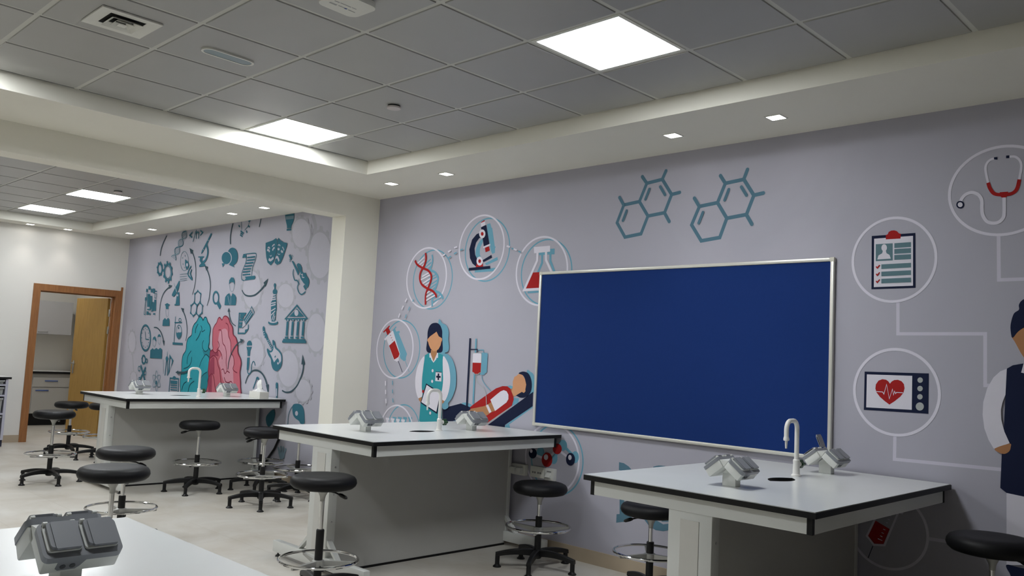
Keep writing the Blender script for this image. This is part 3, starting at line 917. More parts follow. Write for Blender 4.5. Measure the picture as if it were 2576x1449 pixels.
ink_icon = mat('ink_icon_teal', (0.042, 0.150, 0.205), 0.8, spec=0.08, noise=0.05)
ink_arrow = mat('ink_arrow_slate', (0.048, 0.085, 0.105), 0.8, spec=0.08, noise=0.05)
ink_faint = mat('ink_faint_teal', (0.19, 0.28, 0.34), 0.8, spec=0.08, noise=0.05)
ink_blob = mat('ink_pale_blob', (0.49, 0.485, 0.555), 0.8, spec=0.08, noise=0.03)
ink_gear = mat('ink_dusky_gear', (0.405, 0.405, 0.455), 0.8, spec=0.08, noise=0.03)
ink_brain_teal = mat('ink_brain_teal', (0.038, 0.315, 0.38), 0.8, spec=0.08, noise=0.05)
ink_brain_teal2 = mat('ink_brain_teal_dark', (0.030, 0.215, 0.26), 0.8, spec=0.08, noise=0.05)
ink_brain_red = mat('ink_brain_rose', (0.50, 0.135, 0.175), 0.8, spec=0.08, noise=0.05)
ink_brain_pink = mat('ink_brain_pink', (0.56, 0.27, 0.33), 0.8, spec=0.08, noise=0.05)
ink_brain_wine = mat('ink_brain_wine', (0.30, 0.06, 0.10), 0.8, spec=0.08, noise=0.05)
ink_outline_t = mat('ink_outline_teal', (0.018, 0.075, 0.10), 0.8, spec=0.08, noise=0.05)
ink_outline_r = mat('ink_outline_wine', (0.22, 0.035, 0.06), 0.8, spec=0.08, noise=0.05)
sheet_a = mat('printed_grey_covering', (0.42, 0.413, 0.48), 0.7, noise=0.02, nscale=2, spec=0.2)
sheet_b = mat('printed_grey_covering_far', (0.45, 0.445, 0.515), 0.7, noise=0.02, nscale=2, spec=0.2)

SH = 0.0025
def wp(px, py, y=YA - SH):
    """point of the wall covering that the photo shows at this pixel -> (x, z) on the wall"""
    d = _fw + C_R * ((px - 1288.0) / FPX) - C_U * ((py - 724.5) / FPX)
    k = (y - CAMPOS.y) / d.y
    p = CAMPOS + d * k
    return (p.x, p.z)

def catmull(pts, closed, n=5):
    out = []
    m = len(pts)
    for i in range(m if closed else m - 1):
        if closed:
            p0, p1, p2, p3 = pts[i - 1], pts[i], pts[(i + 1) % m], pts[(i + 2) % m]
        else:
            p0, p1, p2, p3 = pts[max(i - 1, 0)], pts[i], pts[i + 1], pts[min(i + 2, m - 1)]
        for k in range(n):
            t = k / n
            out.append(tuple(0.5 * (2 * p1[c] + (p2[c] - p0[c]) * t + (2 * p0[c] - 5 * p1[c] + 4 * p2[c] - p3[c]) * t * t + (3 * p1[c] - p0[c] - 3 * p2[c] + p3[c]) * t ** 3) for c in (0, 1)))
    if not closed:
        out.append(tuple(pts[-1]))
    return out

class Art:
    """one printed motif; coordinates are read off an enlargement of the photo with origin (x0, y0) and scale s"""
    def __init__(self, x0, y0, s, ztop=None, wk=1.0):
        self.t = (x0, y0, s)
        self.v, self.f, self.mi, self.mats = [], [], [], []
        self.layer = 0
        self.ztop, self.wk = ztop, wk
    def over(self, n):
        self.layer = n
        return self
    def z(self, x0, y0, s):
        self.t = (x0, y0, s)
        return self
    def w(self, pts):
        x0, y0, s = self.t
        return [wp(x0 + a / s, y0 + b / s) for a, b in pts]
    def _m(self, m):
        if m not in self.mats:
            self.mats.append(m)
        return self.mats.index(m)
    def _raw(self, m, loops):
        self.layer += 1
        y = YA - SH - 0.00022 * self.layer
        if self.ztop is not None:
            loops = [[(x, min(z, self.ztop)) for x, z in l] for l in loops]
        tri = tessellate_polygon([[Vector((p[0], p[1], 0)) for p in l] for l in loops])
        flat = [p for l in loops for p in l]
        o = len(self.v)
        self.v += [(p[0], y, p[1]) for p in flat]
        k = self._m(m)
        for t in tri:
            self.f.append([o + i for i in t])
            self.mi.append(k)
    def poly(self, m, pts, s=False, holes=(), n=5):
        P = self.w(catmull(pts, True, n) if s else pts)
        self._raw(m, [P] + [self.w(catmull(h, True, 5)) for h in holes])
        return self
    def ell(self, m, cx, cy, rx, ry, n=28):
        return self.poly(m, [(cx + rx * math.cos(2 * PI * i / n), cy + ry * math.sin(2 * PI * i / n)) for i in range(n)])
    def ring(self, m, l, r, t, b, wd, n=64):
        """circle on the wall from its four extreme pixels; wd in metres"""
        cy, cx = (t + b) / 2, (l + r) / 2
        (xl, _), (xr, _) = self.w([(l, cy), (r, cy)])
        (_, zt), (_, zb) = self.w([(cx, t), (cx, b)])
        ux, uz, rx, rz = (xl + xr) / 2, (zt + zb) / 2, (xr - xl) / 2, (zt - zb) / 2
        lo = [[(ux + (rx - k) * math.cos(2 * PI * i / n), uz + (rz - k) * math.sin(2 * PI * i / n)) for i in range(n)] for k in (0, wd)]
        self.layer += 1
        y = YA - SH - 0.00022 * self.layer
        o = len(self.v)
        self.v += [(p[0], y, p[1]) for l_ in lo for p in l_]
        k = self._m(m)
        for i in range(n):
            self.f.append([o + i, o + (i + 1) % n, o + n + (i + 1) % n, o + n + i])
            self.mi.append(k)
        return self
    def line(self, m, pts, wd, closed=False, s=False, caps=False, taper=None):
        """ribbon of constant width (metres) along a polyline"""
        wd *= self.wk
        P = self.w(catmull(pts, closed, 6) if s else pts)
        n = len(P)
        L, R = [], []
        for i in range(n):
            p = Vector(P[i])
            a = Vector(P[i - 1]) if (i > 0 or closed) else None
            b = Vector(P[(i + 1) % n]) if (i < n - 1 or closed) else None
            d1 = (p - a).normalized() if a is not None and (p - a).length > 1e-9 else None
            d2 = (b - p).normalized() if b is not None and (b - p).length > 1e-9 else None
            d1 = d1 or d2 or Vector((1, 0))
            d2 = d2 or d1
            n1, n2 = Vector((-d1.y, d1.x)), Vector((-d2.y, d2.x))
            mm = n1 + n2
            if mm.length < 1e-6:
                mm = n1.copy()
            mm.normalize()
            q = wd / 2 / max(0.45, mm.dot(n1))
            if taper:
                q *= taper[0] + (taper[1] - taper[0]) * i / max(1, n - 1)
            L.append(p + mm * q)
            R.append(p - mm * q)
        self.layer += 1
        y = YA - SH - 0.00022 * self.layer
        o = len(self.v)
        zc = self.ztop if self.ztop is not None else 99
        self.v += [(p.x, y, min(p.y, zc)) for p in L] + [(p.x, y, min(p.y, zc)) for p in R]
        k = self._m(m)
        for i in range(n if closed else n - 1):
            j = (i + 1) % n
            self.f.append([o + i, o + j, o + n + j, o + n + i])
            self.mi.append(k)
        if caps:
            for c in (P[0], P[-1]):
                self._raw(m, [[(c[0] + wd / 2 * math.cos(2 * PI * i / 14), c[1] + wd / 2 * math.sin(2 * PI * i / 14)) for i in range(14)]])
        return self
    def arrow(self, m, pts, head, wd, taper=(0.6, 1.0)):
        return self.line(m, pts, wd, s=True, taper=taper).poly(m, head)
    def build(self, name, parent):
        me = bpy.data.meshes.new(name)
        me.from_pydata(self.v, [], self.f)
        for m in self.mats:
            me.materials.append(m)
        me.polygons.foreach_set('material_index', self.mi)
        me.update()
        bm = bmesh.new()
        bm.from_mesh(me)
        for f_ in bm.faces:
            f_.normal_update()
            if f_.normal.y > 0:
                f_.normal_flip()
        bm.to_mesh(me)
        bm.free()
        o = bpy.data.objects.new(name, me)
        COL.objects.link(o)
        o.parent = parent
        return o

mural = thing('wall_mural', 'grey medical wall mural with a nurse, icons and circles', 'mural')
MB().box(XB + 0.001, XR - 0.002, YA - SH, YA - 0.0002, 0.1, ZS).build('printed_sheet', sheet_a, mural)

Z7 = (930, 520, 4.83)
a = Art(*Z7)
RW = 0.0155
# --- dna circle
a.ring(ink_blue, 527, 1008, 520, 1250, 0.0125).ring(ink_white, 447, 937, 492, 1240, RW)
dx, dy = 78, 22
for p in (((583, 690), (665, 615)), ((600, 715), (672, 655)), ((628, 735), (668, 700)), ((640, 850), (738, 795)), ((625, 890), (748, 825)), ((640, 940), (758, 862)), ((655, 970), (750, 905)), ((690, 985), (738, 945)), ((690, 1058), (742, 1022)), ((690, 1098), (792, 1040)), ((690, 1142), (805, 1072))):
    a.line(ink_blue, [(x + dx, y + dy) for x, y in p], 0.012)
s1 = [(683, 562), (690, 630), (675, 700), (648, 750), (620, 810), (615, 880), (640, 945), (712, 998), (770, 1025), (805, 1065), (816, 1100)]
s2 = [(557, 655), (585, 705), (648, 745), (715, 775), (752, 830), (750, 890), (730, 950), (705, 1010), (685, 1080), (684, 1190)]
a.line(ink_blue, [(x + dx, y + dy) for x, y in s2[2:]], 0.022, s=True).line(ink_blue, [(x + dx, y + dy) for x, y in s1[:4]], 0.018, s=True).line(ink_blue, [(x + dx, y + dy) for x, y in s1[7:]], 0.022, s=True)
for p in (((583, 690), (665, 615)), ((600, 715), (672, 655)), ((628, 735), (668, 700)), ((640, 850), (738, 795)), ((625, 890), (748, 825)), ((640, 940), (758, 862)), ((655, 970), (750, 905)), ((690, 985), (738, 945)), ((690, 1058), (742, 1022)), ((690, 1098), (792, 1040)), ((690, 1142), (805, 1072))):
    a.line(ink_white, p, 0.0145)
a.line(ink_red, s1, 0.022, s=True).line(ink_red, s2, 0.022, s=True)
a.build('dna_motif', mural)
# --- microscope circle
a = Art(*Z7)
a.ring(ink_blue, 1158, 1705, 135, 912, 0.0125)
a.poly(ink_blue, [(1425, 212), (1465, 200), (1480, 255), (1490, 260), (1520, 480), (1532, 488), (1524, 502), (1522, 560), (1490, 574), (1475, 540), (1430, 300)])
a.poly(ink_blue, [(1375, 385), (1330, 430), (1295, 510), (1287, 570), (1305, 625), (1360, 640), (1340, 580), (1345, 500), (1375, 430)], s=True)
a.poly(ink_blue, [(1400, 690), (1552, 610), (1558, 648), (1420, 712)]).poly(ink_blue, [(1280, 770), (1530, 742), (1500, 785), (1275, 801)])
a.ring(ink_white, 1085, 1640, 97, 890, RW)
a.poly(ink_navy, [(1345, 313), (1300, 335), (1245, 400), (1212, 520), (1220, 625), (1250, 690), (1290, 725), (1330, 700), (1310, 640), (1283, 585), (1275, 510), (1295, 435), (1330, 385), (1372, 365)])
a.poly(ink_navy, [(1354, 250), (1418, 221), (1456, 452), (1388, 482)])
a.poly(ink_white, [(1352, 195), (1402, 172), (1409, 222), (1356, 249)]).poly(ink_red, [(1352, 190), (1395, 163), (1403, 176), (1355, 197)])
a.ell(ink_white, 1370, 330, 38, 53).ell(ink_red, 1370, 330, 17, 23)
a.poly(ink_white, [(1380, 488), (1466, 450), (1470, 470), (1385, 505)]).poly(ink_red, [(1403, 502), (1450, 481), (1461, 532), (1412, 554)])
a.poly(ink_navy, [(1375, 650), (1482, 585), (1489, 620), (1385, 674)]).poly(ink_red, [(1303, 692), (1375, 688), (1382, 728), (1292, 737)])
a.ell(ink_white, 1340, 662, 38, 54).ell(ink_red, 1340, 662, 17, 23)
a.poly(ink_navy, [(1210, 745), (1466, 719), (1469, 753), (1206, 778)])
a.build('microscope_motif', mural)
# --- flask circle
a = Art(*Z7)
a.ring(ink_blue, 1838, 2462, 390, 1203, 0.0125).ring(ink_white, 1775, 2410, 357, 1208, RW)
a.poly(ink_blue, [(2058, 560), (2150, 553), (2150, 582), (2058, 590)]).poly(ink_blue, [(2192, 512), (2248, 508), (2246, 578), (2160, 582), (2160, 550), (2192, 548)])
a.line(ink_blue, [(2097, 575), (2095, 685), (2045, 800)], 0.022).line(ink_blue, [(2197, 560), (2196, 660), (2245, 790)], 0.022).line(ink_blue, [(1920, 1042), (2070, 1031)], 0.016)
a.poly(ink_white, [(1997, 490), (2193, 474), (2194, 546), (1999, 566)])
a.poly(ink_red, [(1985, 800), (2100, 793), (2120, 988), (1897, 997)])
a.line(ink_white, [(2040, 560), (2037, 655), (1878, 1012), (2100, 1000)], 0.0225).line(ink_white, [(2144, 550), (2146, 650), (2215, 800), (2290, 980)], 0.0225)
a.build('flask_motif', mural)
# --- dashes between the circles
a = Art(*Z7).over(60)
for p in (((1038, 502), (1074, 490)), ((964, 552), (998, 533)), ((897, 600), (930, 578)), ((1678, 480), (1717, 492)), ((1763, 516), (1800, 533)), ((467, 1118), (445, 1158)), ((424, 1205), (404, 1250)), ((381, 1298), (365, 1347))):
    a.line(ink_white, p, 0.0145)
for p in (((1116, 531), (1147, 518)), ((1038, 577), (1072, 557)), ((972, 624), (1004, 604)), ((1740, 507), (1762, 518)), ((1823, 543), (1850, 556)), ((548, 1128), (538, 1156)), ((502, 1216), (485, 1262)), ((462, 1310), (447, 1356))):
    a.line(ink_blue, p, 0.013)
a.z(930, 780, 4.528)
for y0, y1, x0, x1 in ((808, 860, 196, 196), (908, 957, 197, 198), (1010, 1062, 200, 204)):
    a.line(ink_white, [(x0, y0), (x1, y1)], 0.017).line(ink_blue, [(x0 + 79, y0 - 4), (x1 + 79, y1 - 9)], 0.013)
a.build('dash_link', mural)
# --- syringe circle
Z6 = (930, 780, 4.528)
a = Art(*Z6)
a.ring(ink_blue, 155, 575, 112, 783, 0.0125)
a.poly(ink_blue, [(258, 232), (300, 183), (306, 196), (291, 215), (302, 246), (338, 236), (345, 254), (331, 266), (426, 500), (412, 545), (414, 570), (390, 582), (352, 552), (282, 320)]).line(ink_blue, [(404, 575), (451, 706)], 0.006)
a.ring(ink_white, 77, 500, 100, 785, RW)
a.poly(ink_red, [(154, 246), (225, 174), (231, 188), (217, 204), (238, 250), (204, 288), (184, 236), (162, 259)])
a.poly(ink_white, [(184, 308), (268, 238), (348, 502), (332, 548), (332, 576), (311, 588), (278, 570)]).poly(ink_white, [(167, 330), (264, 234), (273, 250), (178, 347)])
a.poly(ink_red, [(222, 406), (286, 348), (342, 500), (328, 535), (281, 565)])
for p in (((231, 292), (246, 284)), ((243, 320), (258, 312)), ((255, 346), (267, 339))):
    a.line(ink_red, p, 0.005)
a.line(ink_navy, [(327, 580), (375, 708)], 0.0065)
a.build('syringe_motif', mural)
# --- test tube circle
a = Art(*Z6)
a.ring(ink_blue, 188, 582, 1070, 1770, 0.0125)
for x0 in (262, 322, 382, 440):
    a.poly(ink_blue, [(x0, 1215), (x0 + 45, 1222), (x0 + 43, 1245), (x0 + 36, 1247), (x0 + 34, 1420), (x0 + 8, 1420), (x0 + 8, 1240), (x0, 1238)])
a.ring(ink_white, 105, 505, 1075, 1770, RW)
for x0, y0 in ((184, 1225), (243, 1230), (303, 1237), (362, 1243)):
    a.poly(ink_white, [(x0, y0), (x0 + 42, y0 + 5), (x0 + 40, y0 + 26), (x0 + 34, y0 + 28), (x0 + 32, 1430), (x0 + 8, 1430), (x0 + 7, y0 + 24), (x0, y0 + 22)])
a.line(ink_navy, [(140, 1284), (240, 1300)], 0.016)
a.build('test_tube_motif', mural)
# --- nurse
a = Art(*Z6).over(50)
a.poly(ink_blue, [(790, 160), (840, 155), (885, 178), (908, 235), (910, 290), (905, 335), (915, 420), (900, 472), (865, 490), (905, 508), (950, 560), (985, 660), (996, 760), (990, 870), (968, 950), (942, 1010), (905, 1060), (905, 1110), (840, 1118), (800, 900)], s=True)
a.poly(ink_navy, [(760, 146), (720, 155), (690, 188), (671, 250), (668, 320), (659, 400), (655, 448), (670, 480), (705, 488), (800, 487), (832, 478), (843, 450), (841, 380), (837, 300), (836, 235), (815, 178), (788, 152)], s=True)
a.poly(ink_teal, [(640, 515), (690, 488), (790, 488), (846, 512), (849, 600), (846, 700), (851, 790), (842, 900), (826, 960), (834, 1050), (832, 1298), (660, 1297), (600, 1285), (574, 1258), (590, 1060), (605, 900), (610, 760), (626, 620)])
a.poly(ink_white, [(690, 495), (708, 488), (790, 488), (789, 545), (773, 545), (770, 560), (738, 600), (712, 565), (708, 545), (692, 540)])
a.poly(ink_skin2, [(710, 455), (778, 455), (776, 500), (738, 588), (706, 500)])
a.poly(ink_skin, [(773, 247), (798, 300), (835, 322), (836, 345), (828, 362), (820, 400), (796, 445), (768, 467), (736, 468), (705, 440), (686, 398), (678, 365), (668, 350), (671, 333), (700, 300), (745, 268)])
a.poly(ink_white, [(636, 528), (590, 575), (553, 660), (534, 760), (530, 840), (540, 930), (568, 1008), (604, 990), (614, 955), (605, 880), (609, 770), (624, 640)], s=True, n=3)
a.poly(ink_white, [(848, 528), (890, 575), (915, 645), (929, 750), (925, 860), (903, 960), (864, 1036), (818, 1002), (838, 900), (849, 790), (845, 690)], s=True, n=3)
a.poly(ink_skin2, [(568, 1006), (604, 990), (612, 1040), (592, 1048), (574, 1030)]).poly(ink_skin2, [(818, 1004), (863, 1038), (850, 1062), (825, 1066), (812, 1050)])
a.poly(ink_white, [(765, 704), (832, 710), (829, 814), (759, 808)]).poly(ink_navy, [(765, 700), (832, 706), (832, 713), (765, 707)])
a.poly(ink_navy, [(788, 722), (806, 723), (803, 798), (786, 797)]).poly(ink_navy, [(771, 748), (822, 751), (821, 773), (770, 770)])
for q in ((730, 691), (725, 812), (703, 1173)):
    a.ell(ink_white, q[0], q[1], 11, 18)
a.z(860, 960, 6.44)
a.poly(ink_navy, [(1385, 28), (1627, 182), (1560, 522), (1294, 345)]).poly(ink_white, [(1394, 54), (1612, 200), (1550, 490), (1308, 332)]).ell(ink_red, 1336, 158, 16, 26)
a.build('nurse_motif', mural)
# --- drip stand
a = Art(*Z6).over(28)
a.line(ink_blue, [(1218, 327), (1183, 1070)], 0.019).line(ink_blue, [(1236, 455), (1302, 455), (1302, 490)], 0.008)
a.poly(ink_blue, [(1282, 487), (1342, 487), (1351, 500), (1340, 710), (1318, 722), (1315, 738), (1262, 736), (1270, 700)])
a.line(ink_blue, [(1285, 738), (1288, 790), (1325, 855), (1388, 922)], 0.007, s=True)
a.line(ink_navy, [(1151, 321), (1111, 1108)], 0.020).line(ink_navy, [(1155, 448), (1235, 449), (1234, 482)], 0.009)
a.poly(ink_grey, [(1184, 486), (1272, 486), (1283, 503), (1276, 715), (1254, 722), (1248, 734), (1198, 732), (1196, 720), (1174, 705), (1178, 500)])
a.poly(ink_white, [(1187, 493), (1270, 493), (1278, 505), (1276, 602), (1180, 599), (1183, 505)]).poly(ink_red, [(1180, 599), (1276, 602), (1271, 708), (1250, 715), (1244, 728), (1202, 726), (1199, 715), (1177, 702)])
a.line(ink_grey, [(1218, 735), (1220, 790), (1255, 845), (1310, 900), (1332, 975), (1338, 1085)], 0.007, s=True)
a.build('drip_stand_motif', mural)
# --- patient on the couch
a = Art(*Z6)
a.poly(ink_blue, [(1050, 1066), (1080, 1053), (1120, 1058), (1165, 1085), (1150, 1120)], s=True)
a.poly(ink_blue, [(1545, 1310), (1856, 1092), (1856, 1112), (1590, 1302), (1608, 1372), (1535, 1360)]).poly(ink_blue, [(1560, 868), (1600, 858), (1630, 870), (1640, 1000), (1700, 1005), (1695, 1055), (1610, 1100)])
a.poly(ink_blue, [(1790, 702), (1835, 705), (1868, 735), (1876, 790), (1872, 935), (1810, 990)], s=True)
a.poly(ink_navy, [(1308, 1336), (1864, 930), (1857, 1096), (1542, 1308), (1538, 1366), (1340, 1345)])
a.poly(ink_navy, [(835, 1118), (1040, 1064), (1150, 1108), (1150, 1200), (1050, 1232), (890, 1284), (835, 1292)])
a.poly(ink_navy, [(900, 1298), (1042, 1252), (1070, 1300), (1060, 1320)]).line(ink_blue, [(878, 1290), (1042, 1246)], 0.007)
a.poly(ink_red, [(1145, 1106), (1185, 1073), (1300, 990), (1440, 892), (1515, 866), (1570, 868), (1610, 900), (1636, 960), (1642, 1020), (1622, 1085), (1580, 1122), (1275, 1332), (1240, 1320), (1300, 1255), (1285, 1208), (1345, 1150), (1325, 1090), (1152, 1126)])
a.line(ink_grey, [(1270, 1342), (1600, 1112)], 0.008)
a.poly(ink_skin2, [(1125, 1172), (1130, 1145), (1165, 1122), (1260, 1105), (1335, 1085), (1390, 1045), (1428, 1148), (1385, 1165), (1340, 1198), (1290, 1212), (1200, 1195), (1135, 1185)])
a.poly(ink_white, [(1377, 1022), (1450, 960), (1495, 925), (1530, 912), (1562, 925), (1583, 965), (1582, 1015), (1560, 1052), (1430, 1150)])
a.poly(ink_white, [(1326, 1086), (1350, 1074), (1390, 1160), (1365, 1174)])
a.poly(ink_skin2, [(1608, 905), (1640, 880), (1700, 940), (1640, 990)])
a.poly(ink_navy, [(1700, 722), (1730, 704), (1765, 702), (1810, 722), (1838, 780), (1848, 850), (1840, 920), (1810, 970), (1770, 994), (1725, 998), (1690, 984), (1668, 962), (1740, 930), (1770, 900), (1780, 830), (1755, 750)], s=True)
a.poly(ink_skin, [(1654, 758), (1668, 755), (1700, 727), (1740, 737), (1772, 785), (1786, 850), (1776, 905), (1778, 925), (1760, 944), (1735, 932), (1690, 960), (1648, 985), (1620, 930), (1634, 870), (1633, 815), (1645, 780)])
a.build('patient_motif', mural)
# --- two ring molecules
for nm, pts in (('g', dict(A=(790, 328), B=(1000, 275), C=(1125, 480), D=(1030, 725), E=(805, 770), F=(690, 575), G=(480, 620), H=(388, 860), I=(495, 1055), J=(712, 1010), s=((730, 238), (1050, 160), (1235, 452), (1095, 845), (425, 520)), d=(((828, 408), (775, 545)), ((975, 375), (1040, 485)), ((522, 700), (472, 832))), w=0.026)),
                ('h', dict(A=(1850, 328), B=(2100, 275), C=(2235, 490), D=(2135, 750), E=(1870, 800), F=(1745, 590), G=(1500, 640), H=(1395, 890), I=(1525, 1105), J=(1775, 1060), s=((1785, 225), (2150, 142), (2365, 460), (2210, 880), (1435, 530)), d=(((1900, 412), (1845, 555)), ((2070, 378), (2140, 492)), ((1552, 722), (1495, 865))), w=0.026))):
    a = Art(1480, 400, 5.367)
    P = pts
    a.line(ink_molecule, [P[k] for k in 'ABCDEF'], P['w'], closed=True).line(ink_molecule, [P[k] for k in 'FGHIJE'], P['w'])
    for k, q in zip('ABCDG', P['s']):
        a.line(ink_molecule, [P[k], q], P['w'], caps=True)
    for q in P['d']:
        a.line(ink_molecule, q, P['w'] * 0.85, caps=True)
    a.build('ring_molecule_motif', mural)
# --- clipboard circle
Z8 = (2120, 540, 2.456)
a = Art(*Z8).over(6)
a.ring(ink_lilac, 55, 586, 12, 545, 0.0155)
a.poly(ink_navy, [(180, 132), (449, 113), (450, 452), (178, 461)]).poly(ink_white, [(195, 149), (435, 131), (435, 439), (193, 448)])
a.poly(ink_red, [(267, 126), (278, 122), (285, 107), (300, 99), (318, 97), (335, 102), (348, 116), (360, 118), (358, 148), (267, 153)])
a.poly(ink_form, [(205, 183), (310, 177), (310, 283), (205, 288)]).ell(ink_white, 257, 205, 17, 22)
a.poly(ink_white, [(215, 277), (222, 252), (245, 239), (249, 222), (267, 221), (271, 238), (290, 249), (298, 272)])
for x0, yl, yr, hh in ((320, 177, 170, 30), (320, 213, 207, 30), (320, 250, 245, 30), (240, 308, 298, 28), (240, 353, 344, 28), (240, 397, 389, 28)):
    a.poly(ink_form, [(x0, yl), (423, yr), (423, yr + hh), (x0, yl + hh)])
for y in (322, 367, 411):
    a.line(ink_red, [(208, y - 1), (215, y + 8), (230, y - 10)], 0.007)
a.build('clipboard_motif', mural)
# --- heart monitor circle
Z7b = (2140, 860, 3.814)
a = Art(*Z7b).over(6)
a.ring(ink_lilac, 23, 868, 58, 910, 0.0165)
a.poly(ink_navy, [(135, 285), (750, 303), (745, 690), (127, 652)]).poly(ink_white, [(157, 312), (592, 326), (587, 652), (150, 628)])
a.poly(ink_red, [(378, 401), (362, 378), (340, 363), (305, 358), (268, 372), (243, 408), (238, 448), (250, 486), (282, 528), (330, 570), (373, 602)] + [(425, 568), (478, 526), (508, 488), (519, 445), (512, 405), (490, 378), (455, 364), (420, 366), (395, 380)])
a.line(ink_white, [(249, 476), (308, 481), (320, 501), (346, 408), (372, 546), (402, 454), (412, 509), (422, 474), (432, 496), (441, 485), (504, 489)], 0.0042)
for cx, cy, r in ((668, 367, 26), (667, 448, 26), (666, 527, 26), (665, 620, 39)):
    a.ell(ink_grey, cx, cy, r, r)
a.build('heart_monitor_motif', mural)
# --- linking lines
a = Art(*Z7b)
for z_, p_ in ((Z7b, [(424, 905), (420, 1126), (1460, 1226)]), (Z8, [(341, 543), (341, 736), (880, 736), (880, 1055), (930, 1055)]), (Z8, [(963, 130), (965, 403), (1300, 392)]), ((2150, 1240, 6.932), [(1280, 797), (2700, 1015)])):
    Art(*z_).line(ink_line, p_, 0.0185).build('link_line', mural)
# --- stethoscope circle
a = Art(2370, 350, 3.917).over(6)
a.ring(ink_lilac, 58, 1165, 57, 955, 0.0155)
a.line(ink_lilac, [(528, 188), (480, 203), (445, 235), (428, 285), (436, 350), (455, 436)], 0.0125, s=True).line(ink_lilac, [(650, 175), (710, 172), (750, 192), (776, 230), (780, 290), (760, 402)], 0.0125, s=True)
a.poly(ink_navy, [(511, 180), (544, 176), (545, 203), (513, 201)]).poly(ink_navy, [(633, 163), (665, 161), (664, 187), (632, 189)])
a.line(ink_lilac, [(612, 560), (613, 720), (600, 780), (555, 820), (495, 828), (440, 808), (402, 750), (393, 680), (393, 610), (370, 560), (330, 534), (285, 527), (235, 545), (200, 580), (184, 615)], 0.0175, s=True)
a.line(ink_red, [(454, 430), (475, 490), (520, 540), (610, 548), (690, 535), (738, 490), (763, 398)], 0.0185, s=True).poly(ink_red, [(568, 525), (650, 518), (655, 545), (632, 575), (590, 577), (570, 560)])
a.ell(ink_navy, 180, 647, 39, 38).ell(ink_lilac, 180, 647, 24, 24)
a.build('stethoscope_motif', mural)
# --- person on the right
a = Art(*Z7b).over(40)
a.poly(ink_white, [(1500, 1340), (2350, 1430), (2350, 2140), (1500, 2140)])
a.poly(ink_navy, [(1502, 2135), (1660, 2170), (1950, 2200), (1950, 2300), (1600, 2280), (1525, 2210)], s=True)
a.poly(ink_navy, [(1502, 258), (1560, 225), (1663, 207), (1900, 195), (2250, 240), (2300, 500), (2310, 1500), (1700, 1490), (1500, 1448), (1440, 1400), (1455, 1060), (1475, 800), (1490, 500)])
a.poly(ink_white, [(1640, 295), (1665, 205), (1800, 195), (1790, 330)])
a.poly(ink_white, [(1503, 258), (1440, 283), (1375, 342), (1315, 445), (1277, 580), (1271, 700), (1288, 830), (1328, 940), (1378, 1024), (1530, 972), (1480, 862), (1450, 745), (1446, 650), (1462, 580), (1490, 505)])
a.poly(ink_skin2, [(1390, 1022), (1530, 976), (1540, 1010), (1525, 1050), (1480, 1074), (1425, 1060)], s=True)
a.z(1720, 484, 2.994)
a.poly(ink_skin2, [(2470, 1085), (2520, 1050), (2563, 1022), (2760, 1010), (2760, 1290), (2640, 1300), (2580, 1265), (2540, 1205), (2500, 1130)])
a.poly(ink_navy, [(2480, 1096), (2466, 1040), (2468, 985), (2490, 915), (2528, 885), (2528, 850), (2545, 820), (2580, 800), (2640, 795), (2760, 860), (2790, 1000), (2770, 1050), (2700, 1010), (2570, 1018), (2520, 1052)], s=True)
a.build('person_motif', mural)
# --- vial circle, low right
a = Art(2150, 1240, 6.932).over(6)
a.ring(ink_lilac, -105, 1302, -30, 1346, 0.0145)
a.poly(ink_red, [(360, 480), (612, 630), (505, 890), (343, 884), (235, 745), (285, 650)])
a.line(ink_lilac, [(775, 310), (522, 912), (338, 905), (215, 750), (385, 400)], 0.0115)
a.poly(ink_lilac, [(705, 312), (845, 278), (870, 300), (842, 376), (775, 348)])
for p in (((660, 345), (678, 352)), ((615, 395), (640, 405)), ((582, 455), (612, 470)), ((552, 515), (580, 525)), ((500, 628), (540, 648)), ((472, 688), (512, 708)), ((448, 745), (488, 765)), ((408, 795), (488, 832))):
    a.line(ink_lilac, p, 0.004)
a.line(ink_navy, [(322, 925), (238, 1135)], 0.004)
a.build('vial_motif', mural)
# --- ball molecule circle behind the middle bench
a = Art(1250, 1060, 3.7255)
a.ring(ink_blue, 318, 814, 20, 700, 0.0125).ring(ink_white, 262, 777, 13, 687, RW)
for cx, cy, rx, ry in ((618, 225, 40, 52), (735, 335, 34, 56), (535, 345, 34, 56), (410, 290, 36, 50)):
    a.ell(ink_blue, cx, cy, rx, ry)
a.line(ink_blue, [(410, 290), (535, 345), (620, 225), (735, 335)], 0.022)
a.line(ink_white, [(338, 305), (472, 360), (568, 260), (692, 355)], 0.019)
a.line(ink_white, [(470, 400), (478, 540)], 0.010).ell(ink_red, 505, 545, 45, 55)
for cx, cy, rx, ry, m in ((338, 300, 38, 48, ink_navy), (568, 258, 42, 50, ink_red), (472, 360, 50, 68, ink_red), (692, 355, 42, 60, ink_navy)):
    a.ell(m, cx, cy, rx, ry)
for cx, cy, rx, ry in ((324, 278, 13, 17), (463, 335, 20, 27), (687, 338, 16, 24)):
    a.ell(ink_white, cx, cy, rx, ry)
a.build('ball_molecule_motif', mural)
